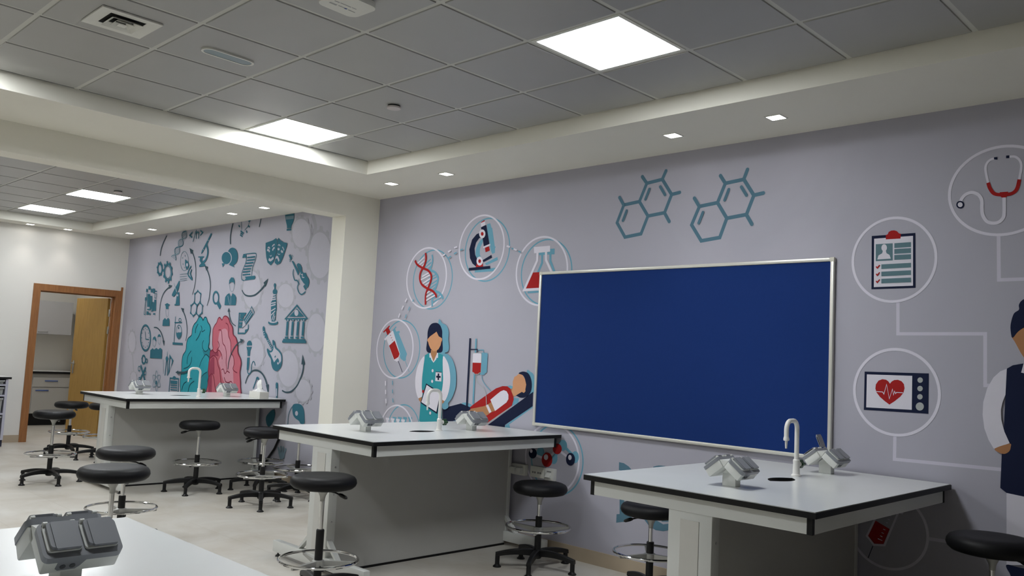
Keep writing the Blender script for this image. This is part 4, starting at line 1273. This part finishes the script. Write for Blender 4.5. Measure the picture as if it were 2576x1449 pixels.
# --- large teal lettering forms low down between the benches
a = Art(1250, 1060, 3.7255)
a.poly(ink_molecule, [(1145, 382), (1190, 392), (1235, 422), (1278, 470), (1300, 540), (1260, 560), (1225, 500), (1180, 468), (1143, 455)])
a.poly(ink_molecule, [(1150, 690), (1193, 690), (1195, 872), (1180, 880), (1122, 872), (1122, 870), (1150, 868)])
a.poly(ink_molecule, [(1122, 872), (1180, 880), (1215, 820), (1300, 760), (1310, 830), (1255, 910), (1195, 940), (1118, 950)])
a.poly(ink_molecule, [(1362, 860), (1385, 925), (1430, 985), (1490, 1020), (1560, 1030), (1640, 1015), (1640, 955), (1560, 965), (1500, 930), (1470, 880), (1460, 800), (1380, 800)])
a.line(ink_molecule, [(1470, 445), (1520, 434), (1580, 440)], 0.03, s=True).poly(ink_molecule, [(1545, 870), (1640, 860), (1640, 940), (1545, 940)])
a.build('teal_letter_motif', mural)

# ------------------------------------------------------------------ far bay mural
mural2 = thing('wall_mural', 'pale grey brain mural with teal knowledge icons beyond the column', 'mural')
MB().box(XE + 0.0005, XB2 - 0.001, YA - SH, YA - 0.0002, 0.1, ZS).build('printed_sheet', sheet_b, mural2)
ZT = ZS - 0.004
A2, A3, A4, A5 = (320, 530, 5.796), (560, 530, 5.797), (320, 760, 5.796), (560, 760, 5.797)
def art(z):
    return Art(*z, ztop=ZT, wk=0.6).over(26)
# background shapes
bg_layer = 2
for z_, cx, cy, rx, ry in ((A5, 1365, 445, 135, 278), (A5, 960, 970, 145, 262), (A3, 1420, 650, 165, 335), (A3, 920, 1240, 118, 172), (A3, 430, 1150, 130, 270), (A5, 490, 740, 110, 215), (A3, 1150, 330, 130, 210), (A4, 75, 580, 50, 150), (A4, 95, 1110, 45, 90), (A5, 1180, 1290, 110, 160)):
    a = art(z_).over(bg_layer)
    bg_layer += 2
    pts = []
    for i in range(96):
        t = 2 * PI * i / 96
        kk = 1.28 if (i // 4) % 2 == 0 else 1.11
        pts.append((cx + rx * kk * math.cos(t), cy + ry * kk * math.sin(t)))
    a.poly(ink_gear, pts)
    a.ell(ink_blob, cx, cy, rx, ry)
    a.build('background_gear', mural2)
art(A4).over(0).line(ink_gear, [(75, 720), (95, 1020)], 0.06).build('background_bar', mural2)
art(A3).over(1).line(ink_gear, [(1310, 60), (1352, 200), (1350, 300), (1310, 400), (1200, 455), (1040, 485)], 0.09, s=True).build('background_bar', mural2)
k = ink_icon
# arrows
for z_, pts_, head_, w_ in (
        (A2, [(955, 1225), (990, 1090), (1006, 930), (1000, 780), (978, 670), (950, 600)], [(914, 544), (972, 580), (934, 636)], 0.032),
        (A2, [(1168, 1387), (1200, 1270), (1218, 1100), (1205, 970), (1165, 850)], [(1133, 798), (1186, 820), (1160, 878)], 0.032),
        (A2, [(475, 1603), (478, 1449), (500, 1300), (545, 1190), (625, 1108)], [(662, 1092), (608, 1078), (618, 1142)], 0.032),
        (A4, [(395, 370), (440, 375), (488, 425), (522, 510), (538, 590)], [(520, 558), (551, 565), (541, 642)], 0.040),
        (A4, [(857, 568), (877, 440), (866, 270), (822, 130)], [(789, 83), (832, 95), (816, 152)], 0.032),
        (A3, [(288, 1160), (330, 1225), (400, 1246), (480, 1228), (560, 1160), (625, 1080)], [(672, 988), (603, 1050), (632, 1114)], 0.042),
        (A5, [(198, 350), (140, 300), (110, 220), (96, 135)], [(95, 83), (79, 142), (116, 137)], 0.030),
        (A5, [(335, 1187), (370, 1090), (430, 1012), (500, 994), (570, 1030), (622, 1110), (657, 1220)], [(638, 1213), (681, 1198), (672, 1350)], 0.042),
        (A5, [(873, 1288), (930, 1315), (1010, 1300), (1090, 1220), (1150, 1090), (1180, 980), (1184, 900)], [(1172, 762), (1154, 908), (1211, 912)], 0.042),
        (A2, [(485, 658), (500, 560), (535, 460), (582, 365)], None, 0.035),
        (A3, [(120, 490), (119, 390), (132, 290), (156, 185)], None, 0.035),
        (A3, [(540, 240), (568, 112)], None, 0.030)):
    a = art(z_)
    if head_:
        a.arrow(ink_arrow, pts_, head_, w_)
    else:
        a.line(ink_arrow, pts_, w_, s=True)
    a.build('arrow_motif', mural2)
# helix and code sign
a = art(A2)
ax, ay, bx_, by_ = 680, 700, 865, 300
for ph, off in ((0, 0), (PI, 0)):
    pts = []
    for i in range(33):
        t = i / 32
        o_ = 42 * math.cos(ph + t * 4.2 * PI / 1.2)
        pts.append((ax + (bx_ - ax) * t + o_ * 0.75, ay + (by_ - ay) * t + o_ * 0.62))
    a.line(ink_faint if ph else k, pts, 0.026)
for i in range(24):
    t = (i + 0.5) / 24
    o_ = 42 * math.cos(t * 4.2 * PI / 1.2)
    cx, cy = ax + (bx_ - ax) * t, ay + (by_ - ay) * t
    a.line(ink_faint, [(cx + o_ * 0.75, cy + o_ * 0.62), (cx - o_ * 0.75, cy - o_ * 0.62)], 0.010)
a.build('helix_motif', mural2)
a = art(A2)
a.line(k, [(958, 312), (918, 358), (952, 392)], 0.035).line(k, [(1005, 300), (963, 455)], 0.020).line(k, [(1013, 285), (1010, 410)], 0.030).line(k, [(1010, 345), (1030, 310), (1050, 322), (1046, 408)], 0.030).line(k, [(1074, 290), (1108, 320), (1072, 362)], 0.035)
a.build('code_motif', mural2)
a = art(A2)
a.poly(k, [(1228, 325), (1243, 345), (1165, 505), (1110, 605), (1088, 634), (1085, 615), (1100, 572), (1120, 540), (1213, 355)])
a.line(ink_gear, [(1178, 425), (1195, 440)], 0.012).line(ink_gear, [(1110, 560), (1130, 575)], 0.012)
a.line(k, [(1160, 500), (1180, 560), (1176, 650), (1145, 725), (1108, 755)], 0.060, s=True)
a.poly(k, [(1042, 668), (1126, 666), (1126, 682), (1102, 690), (1100, 740), (1146, 785), (1146, 808), (1060, 824), (1055, 800), (1085, 768), (1062, 730), (1068, 686), (1042, 684)])
a.build('microscope_motif', mural2)
a = art(A2)
n = 40
a.line(ink_faint, [(838 + 58 * math.cos(2 * PI * i / n), 735 + 140 * math.sin(2 * PI * i / n)) for i in range(n)], 0.014, closed=True)
for p in ((815, 690), (850, 660), (820, 780), (845, 830)):
    a.ell(ink_faint, p[0], p[1], 6, 12)
a.poly(k, [(850, 708), (890, 740), (910, 800), (896, 835), (876, 866), (860, 830), (850, 780)]).ell(ink_blob, 880, 790, 13, 26)
a.line(k, [(940, 808), (905, 868), (886, 935)], 0.045, s=True).line(k, [(948, 855), (925, 915), (955, 1005)], 0.040).line(k, [(895, 940), (930, 985), (958, 1010)], 0.040)
for y in (930, 965, 1000, 1025):
    a.line(ink_faint, [(775, y), (880, y - 12)], 0.012)
a.build('rocket_motif', mural2)
def gear(a, m, cx, cy, rx, ry, tx, ty, n, wd):
    a.line(m, [(cx + rx * math.cos(2 * PI * i / 40), cy + ry * math.sin(2 * PI * i / 40)) for i in range(40)], wd, closed=True)
    for i in range(n):
        t = 2 * PI * (i + 0.3) / n
        d = 0.10
        q = []
        for e, kk in ((-d, 1.0), (d, 1.0), (d * 0.8, 1.0), (-d * 0.8, 1.0)):
            pass
        for e in (-0.16, 0.16):
            q.append((cx + rx * math.cos(t + e), cy + ry * math.sin(t + e)))
        for e in (0.12, -0.12):
            q.append((cx + tx * math.cos(t + e), cy + ty * math.sin(t + e)))
        a.poly(m, q)
a = art(A2)
gear(a, k, 482, 850, 32, 78, 47, 112, 8, 0.062)
gear(a, k, 600, 898, 55, 118, 72, 165, 10, 0.045)
a.line(k, [(600 + 42 * math.cos(2 * PI * i / 40), 898 + 92 * math.sin(2 * PI * i / 40)) for i in range(40)], 0.020, closed=True)
a.build('gear_motif', mural2)
a = art(A2)
a.line(k, [(275, 1270), (250, 1510), (268, 1516), (290, 1200)], 0.018)
for q in ([(300, 1215), (340, 1217), (333, 1402), (296, 1402)], [(345, 1240), (372, 1246), (362, 1442), (331, 1437)], [(372, 1330), (397, 1332), (392, 1462), (365, 1462)], [(402, 1296), (430, 1300), (424, 1462), (396, 1460)],
          [(318, 1100), (350, 1105), (346, 1150), (316, 1150)], [(285, 1140), (308, 1140), (304, 1187), (280, 1187)], [(353, 1140), (380, 1140), (376, 1192), (350, 1192)], [(384, 1133), (412, 1138), (407, 1206), (382, 1203)], [(415, 1165), (440, 1168), (438, 1185), (413, 1183)],
          [(290, 1465), (320, 1472), (314, 1518), (287, 1518)], [(324, 1492), (350, 1496), (347, 1518), (322, 1518)], [(388, 1494), (418, 1496), (415, 1518), (386, 1518)], [(268, 1265), (296, 1262), (292, 1310), (265, 1312)]):
    a.poly(k, q)
a.line(k, [(412, 1210), (438, 1210), (430, 1275), (408, 1272)], 0.016, closed=True).line(k, [(300, 1440), (345, 1446)], 0.03).line(k, [(360, 1480), (360, 1460), (382, 1470)], 0.016)
a.build('book_motif', mural2)
a = art(A2)
a.poly(k, [(764, 1020), (769, 1060), (756, 1135), (730, 1192), (692, 1250), (668, 1248), (658, 1222), (700, 1135), (736, 1070)], s=True).line(ink_blob, [(708, 1120), (728, 1190)], 0.018).line(k, [(690, 1060), (708, 1125)], 0.010)
a.poly(k, [(735, 1190), (765, 1190), (769, 1360), (711, 1362)]).poly(k, [(697, 1362), (771, 1356), (768, 1380), (697, 1384)]).ell(ink_blob, 742, 1235, 9, 16)
a.build('telescope_motif', mural2)
a = art(A2)
for q in ([(1035, 1170), (1078, 1215), (1068, 1330), (1026, 1380), (985, 1335), (992, 1215)], [(985, 1340), (1024, 1385), (1015, 1490), (970, 1535), (932, 1490), (938, 1385)], [(1068, 1335), (1106, 1385), (1098, 1490), (1050, 1535), (1012, 1490), (1024, 1385)]):
    a.line(k, q, 0.028, closed=True)
    for p in q:
        a.ell(k, p[0], p[1], 9, 18, 10)
a.build('hexagon_motif', mural2)
a = art(A2)
a.line(k, [(1298 + 40 * math.cos(2 * PI * i / 32), 1270 + 86 * math.sin(2 * PI * i / 32)) for i in range(32)], 0.045, closed=True).line(k, [(1322, 1335), (1364, 1415)], 0.095)
a.build('magnifier_motif', mural2)
a = art(A4)
a.poly(k, [(553, 34), (590, 14), (632, 40), (606, 58), (606, 101), (570, 101), (566, 58)]).line(ink_faint, [(563, 105), (572, 190), (590, 215), (606, 190), (610, 105)], 0.010)
a.poly(k, [(519, 346), (526, 265), (556, 230), (580, 257), (602, 228), (620, 250), (623, 347)])
a.build('graduate_motif', mural2)
a = art(A4)
a.line(k, [(272 + 72 * math.cos(2 * PI * i / 48), 522 + 184 * math.sin(2 * PI * i / 48)) for i in range(48)], 0.050, closed=True).line(k, [(267, 428), (274, 540), (322, 546)], 0.022)
for i in range(12):
    t = 2 * PI * i / 12
    a.ell(k, 272 + 54 * math.cos(t), 522 + 138 * math.sin(t), 5, 9, 8)
a.build('clock_motif', mural2)
a = art(A4)
a.poly(k, [(376, 560), (384, 515), (408, 498), (425, 525), (430, 560), (425, 578), (398, 540)]).poly(k, [(446, 515), (456, 478), (474, 466), (490, 478), (497, 512), (470, 500)])
a.line(ink_faint, [(380, 560), (378, 620), (400, 650), (420, 620), (424, 570)], 0.012).line(ink_faint, [(450, 515), (455, 590), (475, 620), (492, 590), (496, 515)], 0.012)
a.poly(k, [(338, 815), (344, 702), (376, 672), (400, 692), (432, 668), (460, 690), (488, 666), (515, 690), (512, 826)])
a.build('people_motif', mural2)
a = art(A4)
a.poly(k, [(668, 586), (814, 595), (812, 627), (667, 620)]).line(k, [(710, 212), (687, 590)], 0.022).poly(k, [(695, 290), (806, 290), (800, 306), (697, 308)])
a.line(k, [(760 + 40 * math.cos(2 * PI * i / 32), 435 + 100 * math.sin(2 * PI * i / 32)) for i in range(32)], 0.016, closed=True).line(k, [(775 + 18 * math.cos(2 * PI * i / 20), 260 + 22 * math.sin(2 * PI * i / 20)) for i in range(20)], 0.016, closed=True)
a.poly(k, [(722, 442), (738, 448), (760, 440), (780, 445), (797, 432), (796, 480), (765, 528), (736, 512), (722, 480)]).ell(k, 756, 378, 6, 20, 10)
a.build('flask_stand_motif', mural2)
a = art(A4)
a.line(k, [(592, 722), (586, 800)], 0.016).ell(k, 585, 826, 19, 36).line(k, [(578, 850), (555, 1072)], 0.030).line(k, [(592, 850), (592, 1072)], 0.030).line(ink_faint, [(532, 830), (533, 1050)], 0.016)
a.poly(k, [(624, 758), (680, 852), (600, 1072)], holes=[[(634, 825), (658, 870), (620, 1000)]])
a.build('compass_motif', mural2)
a = art(A4)
gear(a, k, 245, 838, 24, 56, 33, 76, 8, 0.05)
gear(a, k, 290, 856, 12, 28, 17, 40, 6, 0.025)
a.line(k, [(205, 920), (268, 1152)], 0.062).line(k, [(278, 948), (188, 1145)], 0.062)
for cx, cy, rx, ry in ((184, 970, 16, 34), (270, 1030, 16, 30), (188, 1125, 14, 28)):
    a.line(k, [(cx + rx * math.cos(2 * PI * i / 20), cy + ry * math.sin(2 * PI * i / 20)) for i in range(20)], 0.022, closed=True)
a.build('tools_motif', mural2)
a = art(A4)
for rot in (0, PI / 3, -PI / 3):
    pts = []
    for i in range(40):
        t = 2 * PI * i / 40
        u_, v_ = 22 * math.cos(t), 62 * math.sin(t)
        pts.append((432 + (u_ * math.cos(rot) - v_ * math.sin(rot)) * 1.0, 1150 + (u_ * math.sin(rot) + v_ * math.cos(rot)) * 2.4))
    a.line(ink_faint, pts, 0.016, closed=True)
a.ell(k, 430, 1172, 11, 30)
a.build('atom_motif', mural2)
a = art(A4)
a.line(k, [(630, 1108), (753, 1118), (748, 1330), (612, 1325)], 0.032, closed=True).ell(k, 692, 1105, 24, 26)
for y, w_ in ((1168, 0.075), (1212, 0.024), (1244, 0.024), (1278, 0.024)):
    a.line(k, [(638, y - 3), (735, y + 5)], w_)
a.build('list_motif', mural2)
# the two brain halves
a = art(A4)
tl = [(1050, 226), (1075, 212), (1100, 238), (1114, 266), (1130, 228), (1148, 220), (1162, 232), (1180, 290), (1210, 340), (1218, 410), (1205, 500), (1203, 580), (1190, 660), (1215, 690), (1222, 760), (1205, 860), (1195, 950), (1200, 1060), (1180, 1150), (1195, 1190), (1190, 1250), (1188, 1420), (800, 1420), (785, 1320), (778, 1200), (785, 1100), (800, 1000), (803, 880), (818, 780), (860, 705), (873, 600), (895, 530), (945, 480), (955, 400), (980, 330), (1018, 285)]
a.poly(ink_brain_teal, tl, s=True, n=3)
a.poly(ink_brain_teal2, [(1100, 700), (1140, 718), (1185, 700), (1200, 668), (1216, 700), (1222, 760), (1208, 850), (1180, 790), (1150, 765), (1130, 780)])
a.poly(ink_brain_teal2, [(1195, 960), (1200, 1060), (1180, 1150), (1195, 1190), (1188, 1420), (1080, 1420), (1075, 1200), (1110, 1065), (1170, 1018)])
a.line(ink_outline_t, tl, 0.024, closed=True, s=True)
for p in ([(1080, 342), (1095, 380), (1100, 432), (1142, 405)], [(1122, 558), (1103, 610), (1108, 670), (1140, 718), (1180, 700), (1203, 655)], [(1060, 945), (1080, 880), (1110, 820), (1155, 765), (1205, 805)], [(880, 905), (884, 830), (900, 770), (942, 710)], [(830, 972), (900, 940), (938, 880), (950, 800)], [(1070, 1205), (1085, 1110), (1120, 1055), (1170, 1020)], [(800, 1290), (830, 1195), (872, 1160)], [(1002, 452), (1008, 385), (1042, 318)], [(890, 1330), (920, 1210), (985, 1150)], [(1080, 420), (1050, 500), (1010, 560)], [(905, 1095), (940, 1120), (955, 1108)]):
    a.line(ink_outline_t, p, 0.020, s=True)
a.build('teal_brain_half', mural2)
a = art(A4).over(52)
o5 = 1391
rl = [(1260, 470), (1264, 400), (1290, 340), (1318, 300), (1340, 240), (1365, 226), (1395, 262), (1418, 218), (1450, 205), (o5 + 95, 232), (o5 + 118, 300), (o5 + 155, 370), (o5 + 165, 470), (o5 + 205, 520), (o5 + 228, 620), (o5 + 235, 740), (o5 + 270, 820), (o5 + 280, 900), (o5 + 262, 1020), (o5 + 266, 1100), (o5 + 270, 1220), (o5 + 240, 1420), (1192, 1420), (1190, 1200), (1200, 1100), (1195, 1000), (1205, 880), (1218, 800), (1226, 720), (1262, 690), (1256, 600)]
a.poly(ink_brain_red, rl, s=True, n=3)
a.poly(ink_brain_pink, [(1352, 470), (1365, 430), (1395, 400), (1440, 388), (1472, 415), (1490, 500), (1515, 580), (1530, 660), (1528, 740), (1555, 790), (1567, 880), (1557, 980), (1560, 1240), (1500, 1170), (1440, 1180), (1400, 1100), (1380, 980), (1345, 860), (1392, 760), (1345, 690), (1340, 560)], s=True, n=3)
a.poly(ink_brain_wine, [(1228, 722), (1262, 692), (1290, 735), (1340, 720), (1345, 790), (1290, 782), (1230, 820), (1215, 880), (1220, 1080), (1195, 1100), (1197, 1000), (1206, 880)])
a.poly(ink_brain_wine, [(1215, 880), (1245, 810), (1285, 800), (1285, 1050), (1250, 1050), (1245, 1420), (1195, 1420), (1195, 1130)])
a.line(ink_outline_r, rl, 0.024, closed=True, s=True)
for p in ([(o5 - 45, 410), (o5 - 5, 420), (o5 + 15, 590), (o5 + 50, 650), (o5 + 70, 760), (o5 + 65, 880), (o5 + 78, 1005)], [(o5 + 60, 305), (o5 + 90, 330), (o5 + 105, 400), (o5 + 100, 490), (o5 + 130, 580), (o5 + 135, 755)], [(o5 + 135, 745), (o5 + 172, 800), (o5 + 182, 900), (o5 + 165, 970), (o5 + 190, 1010), (o5 + 228, 1032)], [(o5, 990), (o5 + 25, 978), (o5 + 50, 1042), (o5 + 80, 1008), (o5 + 118, 1032)], [(o5 + 38, 1098), (o5 + 60, 1160), (o5 + 100, 1172), (o5 + 140, 1158), (o5 + 165, 1215), (o5 + 215, 1340)],
          [(1250, 690), (1300, 740), (1350, 702), (1388, 760), (1400, 835)], [(1212, 835), (1268, 783), (1318, 820), (1340, 925), (1362, 985), (1375, 1100), (1388, 1270)], [(1338, 568), (1357, 640), (1320, 705)], [(1200, 1095), (1250, 1045), (1280, 1110), (1290, 1200), (1315, 1330)]):
    a.line(ink_outline_r, p, 0.020, s=True)
a.build('pink_brain_half', mural2)
for z_, pts_, head_, w_ in ((A5, [(95, 978), (110, 860), (150, 740), (215, 630), (290, 570)], [(330, 551), (276, 533), (283, 608)], 0.030),
                            (A4, [(905, 1000), (870, 1018), (830, 1028), (760, 1027)], [(721, 1025), (762, 996), (766, 1057)], 0.050)):
    a = art(z_)
    a.layer = 80
    a.arrow(ink_arrow, pts_, head_, w_).build('arrow_motif', mural2)
# right hand icons
a = art(A3)
a.poly(k, [(95, 790), (120, 775), (140, 770), (184, 832)]).ell(k, 150, 668, 79, 128).poly(k, [(95, 790), (145, 765), (182, 830)]).ell(ink_blob, 65, 690, 76, 98).ell(k, 62, 692, 69, 89).poly(k, [(-5, 770), (42, 765), (10, 828)])
a.build('speech_bubble_motif', mural2)
a = art(A3)
a.line(k, [(305, 640), (470, 620), (495, 648), (488, 705), (460, 780), (440, 840), (430, 950)], 0.018, s=True).line(k, [(350, 665), (345, 750), (300, 865), (280, 940), (287, 1005), (325, 1020)], 0.018, s=True)
a.poly(k, [(295, 692), (300, 655), (325, 638), (350, 648), (356, 672), (352, 697), (335, 682)])
for p in ((365, 685, 480, 672), (363, 725, 475, 713), (345, 768, 455, 757), (330, 812, 440, 800), (312, 855, 422, 845), (303, 895, 412, 885), (300, 938, 410, 928)):
    a.line(k, [(p[0], p[1]), (p[2], p[3])], 0.030)
a.poly(k, [(335, 962), (482, 948), (486, 972), (476, 1000), (328, 1020), (345, 990)])
a.build('scroll_motif', mural2)
a = art(A3)
a.poly(k, [(634, 470), (690, 450), (740, 432), (786, 400), (797, 422), (799, 560), (780, 650), (752, 742), (708, 799), (662, 758), (642, 680), (632, 560)])
for p, w_ in (([(680, 706), (708, 722), (748, 688)], 0.05), ([(655, 580), (675, 574), (692, 602)], 0.04), ([(735, 582), (748, 552), (766, 542)], 0.04), ([(665, 548), (682, 534), (697, 555)], 0.028), ([(730, 525), (748, 502), (768, 494)], 0.028), ([(698, 655), (712, 664), (724, 648)], 0.014)):
    a.line(ink_blob, p, w_, s=True)
a.poly(k, [(808, 422), (825, 396), (852, 432), (900, 464), (946, 470), (948, 502), (920, 590), (888, 685), (850, 768), (800, 791), (768, 762), (768, 738), (790, 660), (803, 570)])
for p, w_ in (([(812, 548), (822, 565), (838, 560)], 0.04), ([(862, 580), (875, 602), (890, 596)], 0.04), ([(815, 508), (833, 498), (850, 514)], 0.024), ([(880, 530), (895, 552), (904, 580)], 0.024), ([(782, 692), (808, 678), (832, 735)], 0.045), ([(815, 625), (830, 640), (848, 632)], 0.014)):
    a.line(ink_blob, p, w_, s=True)
a.build('theatre_mask_motif', mural2)
a = art(A3)
a.poly(k, [(920, 30), (1054, 10), (1050, 110), (1030, 185), (1010, 222), (1005, 256), (945, 259), (944, 220), (928, 150)]).poly(ink_faint, [(928, 85), (1050, 72), (1044, 120), (930, 132)]).poly(k, [(942, 268), (1008, 264), (1009, 288), (940, 294)])
a.build('vase_motif', mural2)
a = art(A3)
a.line(k, [(280, 165), (285, 285)], 0.014).line(k, [(405, 140), (375, 230), (328, 288)], 0.014).poly(k, [(272, 284), (320, 325), (306, 338), (266, 308)]).line(k, [(268, 328), (302, 348)], 0.030).line(k, [(262, 352), (296, 378)], 0.030)
for p in (((240, 215), (260, 237)), ((380, 218), (401, 242)), ((353, 290), (364, 325)), ((385, 155), (415, 142))):
    a.line(k, p, 0.034)
a.build('light_bulb_motif', mural2)
a = art(A3)
a.poly(k, [(970, 652), (990, 635), (1021, 692), (1000, 727)])
for q in ((1018, 655), (985, 715), (1028, 665), (990, 740)):
    a.ell(ink_faint, q[0], q[1], 8, 12, 10)
a.poly(k, [(1014, 736), (1036, 733), (1126, 900), (1106, 946), (1080, 880)])
a.poly(k, [(1085, 790), (1108, 766), (1140, 778), (1165, 830), (1163, 880), (1190, 908), (1220, 905), (1235, 955), (1262, 990), (1270, 1045), (1262, 1090), (1245, 1133), (1205, 1070), (1190, 1060), (1150, 1000), (1130, 945), (1147, 912), (1108, 850)])
a.poly(k, [(1205, 1075), (1232, 1130), (1216, 1165), (1184, 1105)]).line(ink_blob, [(1150, 935), (1175, 930), (1170, 970), (1200, 975)], 0.016, s=True)
a.line(k, [(1045, 855), (1033, 920), (1058, 1010), (1095, 1018), (1112, 1065), (1098, 1120), (1120, 1190), (1162, 1222), (1217, 1180)], 0.024, s=True).line(k, [(1125, 990), (1118, 1040), (1135, 1080)], 0.012, s=True)
a.build('violin_motif', mural2)
a = art(A3)
a.poly(k, [(98, 1082), (103, 1015), (132, 972), (165, 978), (183, 1030), (178, 1082), (165, 1045), (130, 1042), (112, 1055)]).line(ink_faint, [(105, 1080), (115, 1150), (140, 1180), (165, 1150), (176, 1080)], 0.010, s=True)
a.poly(k, [(34, 1378), (44, 1262), (72, 1222), (105, 1203), (118, 1240), (128, 1258), (138, 1240), (150, 1203), (190, 1230), (205, 1272), (196, 1378)]).line(ink_blob, [(82, 1240), (110, 1370)], 0.008).line(ink_blob, [(128, 1262), (124, 1375)], 0.008)
a.build('businessman_motif', mural2)
a = art(A3)
a.ell(k, 768, 1090, 16, 32).poly(k, [(752, 1148), (783, 1144), (803, 1165), (800, 1200), (786, 1222), (790, 1320), (794, 1460), (715, 1460), (722, 1330), (752, 1220), (737, 1196), (738, 1168)]).poly(k, [(760, 1118), (776, 1118), (778, 1150), (758, 1150)])
a.z(*A5).poly(k, [(712, -6), (789, -6), (785, 120), (776, 275), (716, 270), (712, 120)]).ell(k, 744, 300, 72, 36).ell(ink_blob, 744, 284, 58, 20).poly(k, [(716, 200), (776, 200), (772, 285), (722, 285)])
for p in (((712, 55), (780, 35)), ((712, 20), (785, 5)), ((715, 130), (780, 90)), ((718, 190), (775, 130)), ((728, 265), (760, 170)), ((752, 270), (772, 200)), ((714, -60), (785, -75)), ((714, -30), (788, -45)), ((716, -95), (784, -108))):
    a.line(ink_blob, p, 0.024)
a.build('statue_motif', mural2)
a = art(A5)
a.line(k, [(350, 165), (247, 165), (230, 455), (330, 456), (379, 390), (380, 325)], 0.030).poly(k, [(330, 456), (334, 402), (379, 392)])
for p, w_ in (((265, 182, 335, 180), 0.05), ((260, 216, 315, 214), 0.05), ((257, 258, 305, 256), 0.05), ((250, 312, 292, 310), 0.05), ((246, 358, 305, 356), 0.05)):
    a.line(k, [(p[0], p[1]), (p[2], p[3])], w_)
a.poly(ink_blob, [(310, 260), (346, 332), (290, 375)]).poly(k, [(416, 108), (453, 180), (346, 332), (310, 262)]).line(ink_blob, [(425, 135), (325, 295)], 0.012).line(ink_blob, [(440, 158), (335, 315)], 0.012)
a.line(k, [(416, 104), (432, 64), (469, 152), (452, 184)], 0.018)
a.build('pencil_paper_motif', mural2)
a = art(A5)
a.line(k, [(1090, 48), (1238, 240), (920, 243)], 0.036, closed=True).poly(k, [(1089, 92), (1196, 213), (975, 214)]).ell(ink_blob, 1083, 157, 29, 46)
for x in (930, 1007, 1086, 1165):
    a.poly(k, [(x - 5, 248), (x + 62, 248), (x + 48, 276), (x + 8, 276)]).poly(k, [(x + 10, 286), (x + 40, 286), (x + 26, 490), (x - 5, 490)]).poly(k, [(x - 12, 503), (x + 32, 503), (x + 32, 531), (x - 15, 531)])
    a.ell(ink_blob, x + 28, 262, 9, 9, 10)
a.line(k, [(893, 548), (1217, 556)], 0.034).line(k, [(880, 575), (1230, 584)], 0.040)
a.build('bank_motif', mural2)
a = art(A5)
a.poly(k, [(360, 632), (362, 597), (380, 568), (405, 560), (425, 575), (436, 610), (434, 634)]).poly(k, [(354, 654), (434, 652), (411, 712), (405, 786), (369, 786), (368, 712)]).poly(k, [(365, 810), (403, 808), (385, 991), (357, 986)])
a.line(k, [(365, 990), (374, 1030), (400, 1050), (420, 1010), (428, 930), (445, 875), (468, 872), (480, 925)], 0.022, s=True)
a.build('microphone_motif', mural2)
a = art(A5)
a.poly(k, [(588, 392), (592, 360), (608, 350), (622, 380), (626, 430), (655, 470), (661, 512), (625, 527), (603, 480)])
for q in ((606, 430), (612, 462), (618, 495)):
    a.ell(ink_blob, q[0], q[1], 6, 9, 8)
a.line(k, [(650, 520), (738, 695)], 0.062)
for i in range(6):
    x, y = 668 + 12 * i, 560 + 24 * i
    a.line(ink_blob, [(x - 8, y + 6), (x + 14, y - 8)], 0.010)
body = [(742, 566), (768, 595), (778, 660), (830, 710), (865, 770), (871, 850), (852, 945), (800, 992), (752, 970), (726, 900), (718, 825), (680, 760), (662, 690), (700, 722), (735, 705), (748, 640)]
a.poly(ink_blob, body, s=True, n=3).line(k, body, 0.034, closed=True, s=True)
a.poly(k, [(662, 690), (700, 742), (722, 790), (760, 880), (790, 840), (815, 815), (832, 845), (836, 900), (862, 860), (852, 945), (800, 992), (752, 970), (726, 900), (718, 825), (680, 760)]).poly(k, [(742, 566), (768, 595), (776, 640), (750, 622)]).ell(ink_blob, 818, 893, 11, 18).line(k, [(770, 806), (785, 785)], 0.03)
a.build('guitar_motif', mural2)
a = art(A5)
a.poly(k, [(488, 1128), (500, 1095), (516, 1086), (532, 1100), (541, 1130)]).line(k, [(498, 1130), (450, 1262)], 0.030).line(k, [(535, 1130), (585, 1262)], 0.030)
a.poly(k, [(780, 1200), (786, 1175), (797, 1170), (812, 1180), (815, 1205), (804, 1400), (786, 1400)]).line(ink_blob, [(794, 1260), (794, 1370)], 0.030).ell(ink_faint, 790, 1408, 22, 14)
a.build('drawing_tool_motif', mural2)
a = Art(0, 965, 2.994, ztop=ZT, wk=0.6).over(26)
a.poly(k, [(2207, 165), (2238, 151), (2275, 162), (2292, 200), (2296, 245), (2295, 300), (2268, 302), (2255, 280), (2225, 258), (2208, 225)], s=True, n=3).ell(ink_blob, 2237, 224, 11, 18)
a.line(k, [(2205, 172), (2182, 215), (2172, 270), (2174, 340), (2195, 400)], 0.016, s=True)
a.build('yin_yang_motif', mural2)
a = Art(0, 965, 2.994, ztop=ZT, wk=0.6).over(26)
a.poly(k, [(2010, 245), (2060, 195), (2075, 230), (2060, 290), (2030, 325), (2010, 300)], s=True)
a.build('spiral_motif', mural2)
a = Art(0, 965, 2.994, ztop=ZT, wk=0.6).over(26)
for p in ([(2108, 520), (2100, 485)], [(2118, 515), (2120, 478)], [(2130, 518), (2138, 482)], [(2143, 525), (2156, 495)]):
    a.line(ink_faint, p, 0.05, caps=True)
a.poly(ink_faint, [(2100, 520), (2150, 520), (2146, 560), (2115, 575)])
a.build('hand_motif', mural2)
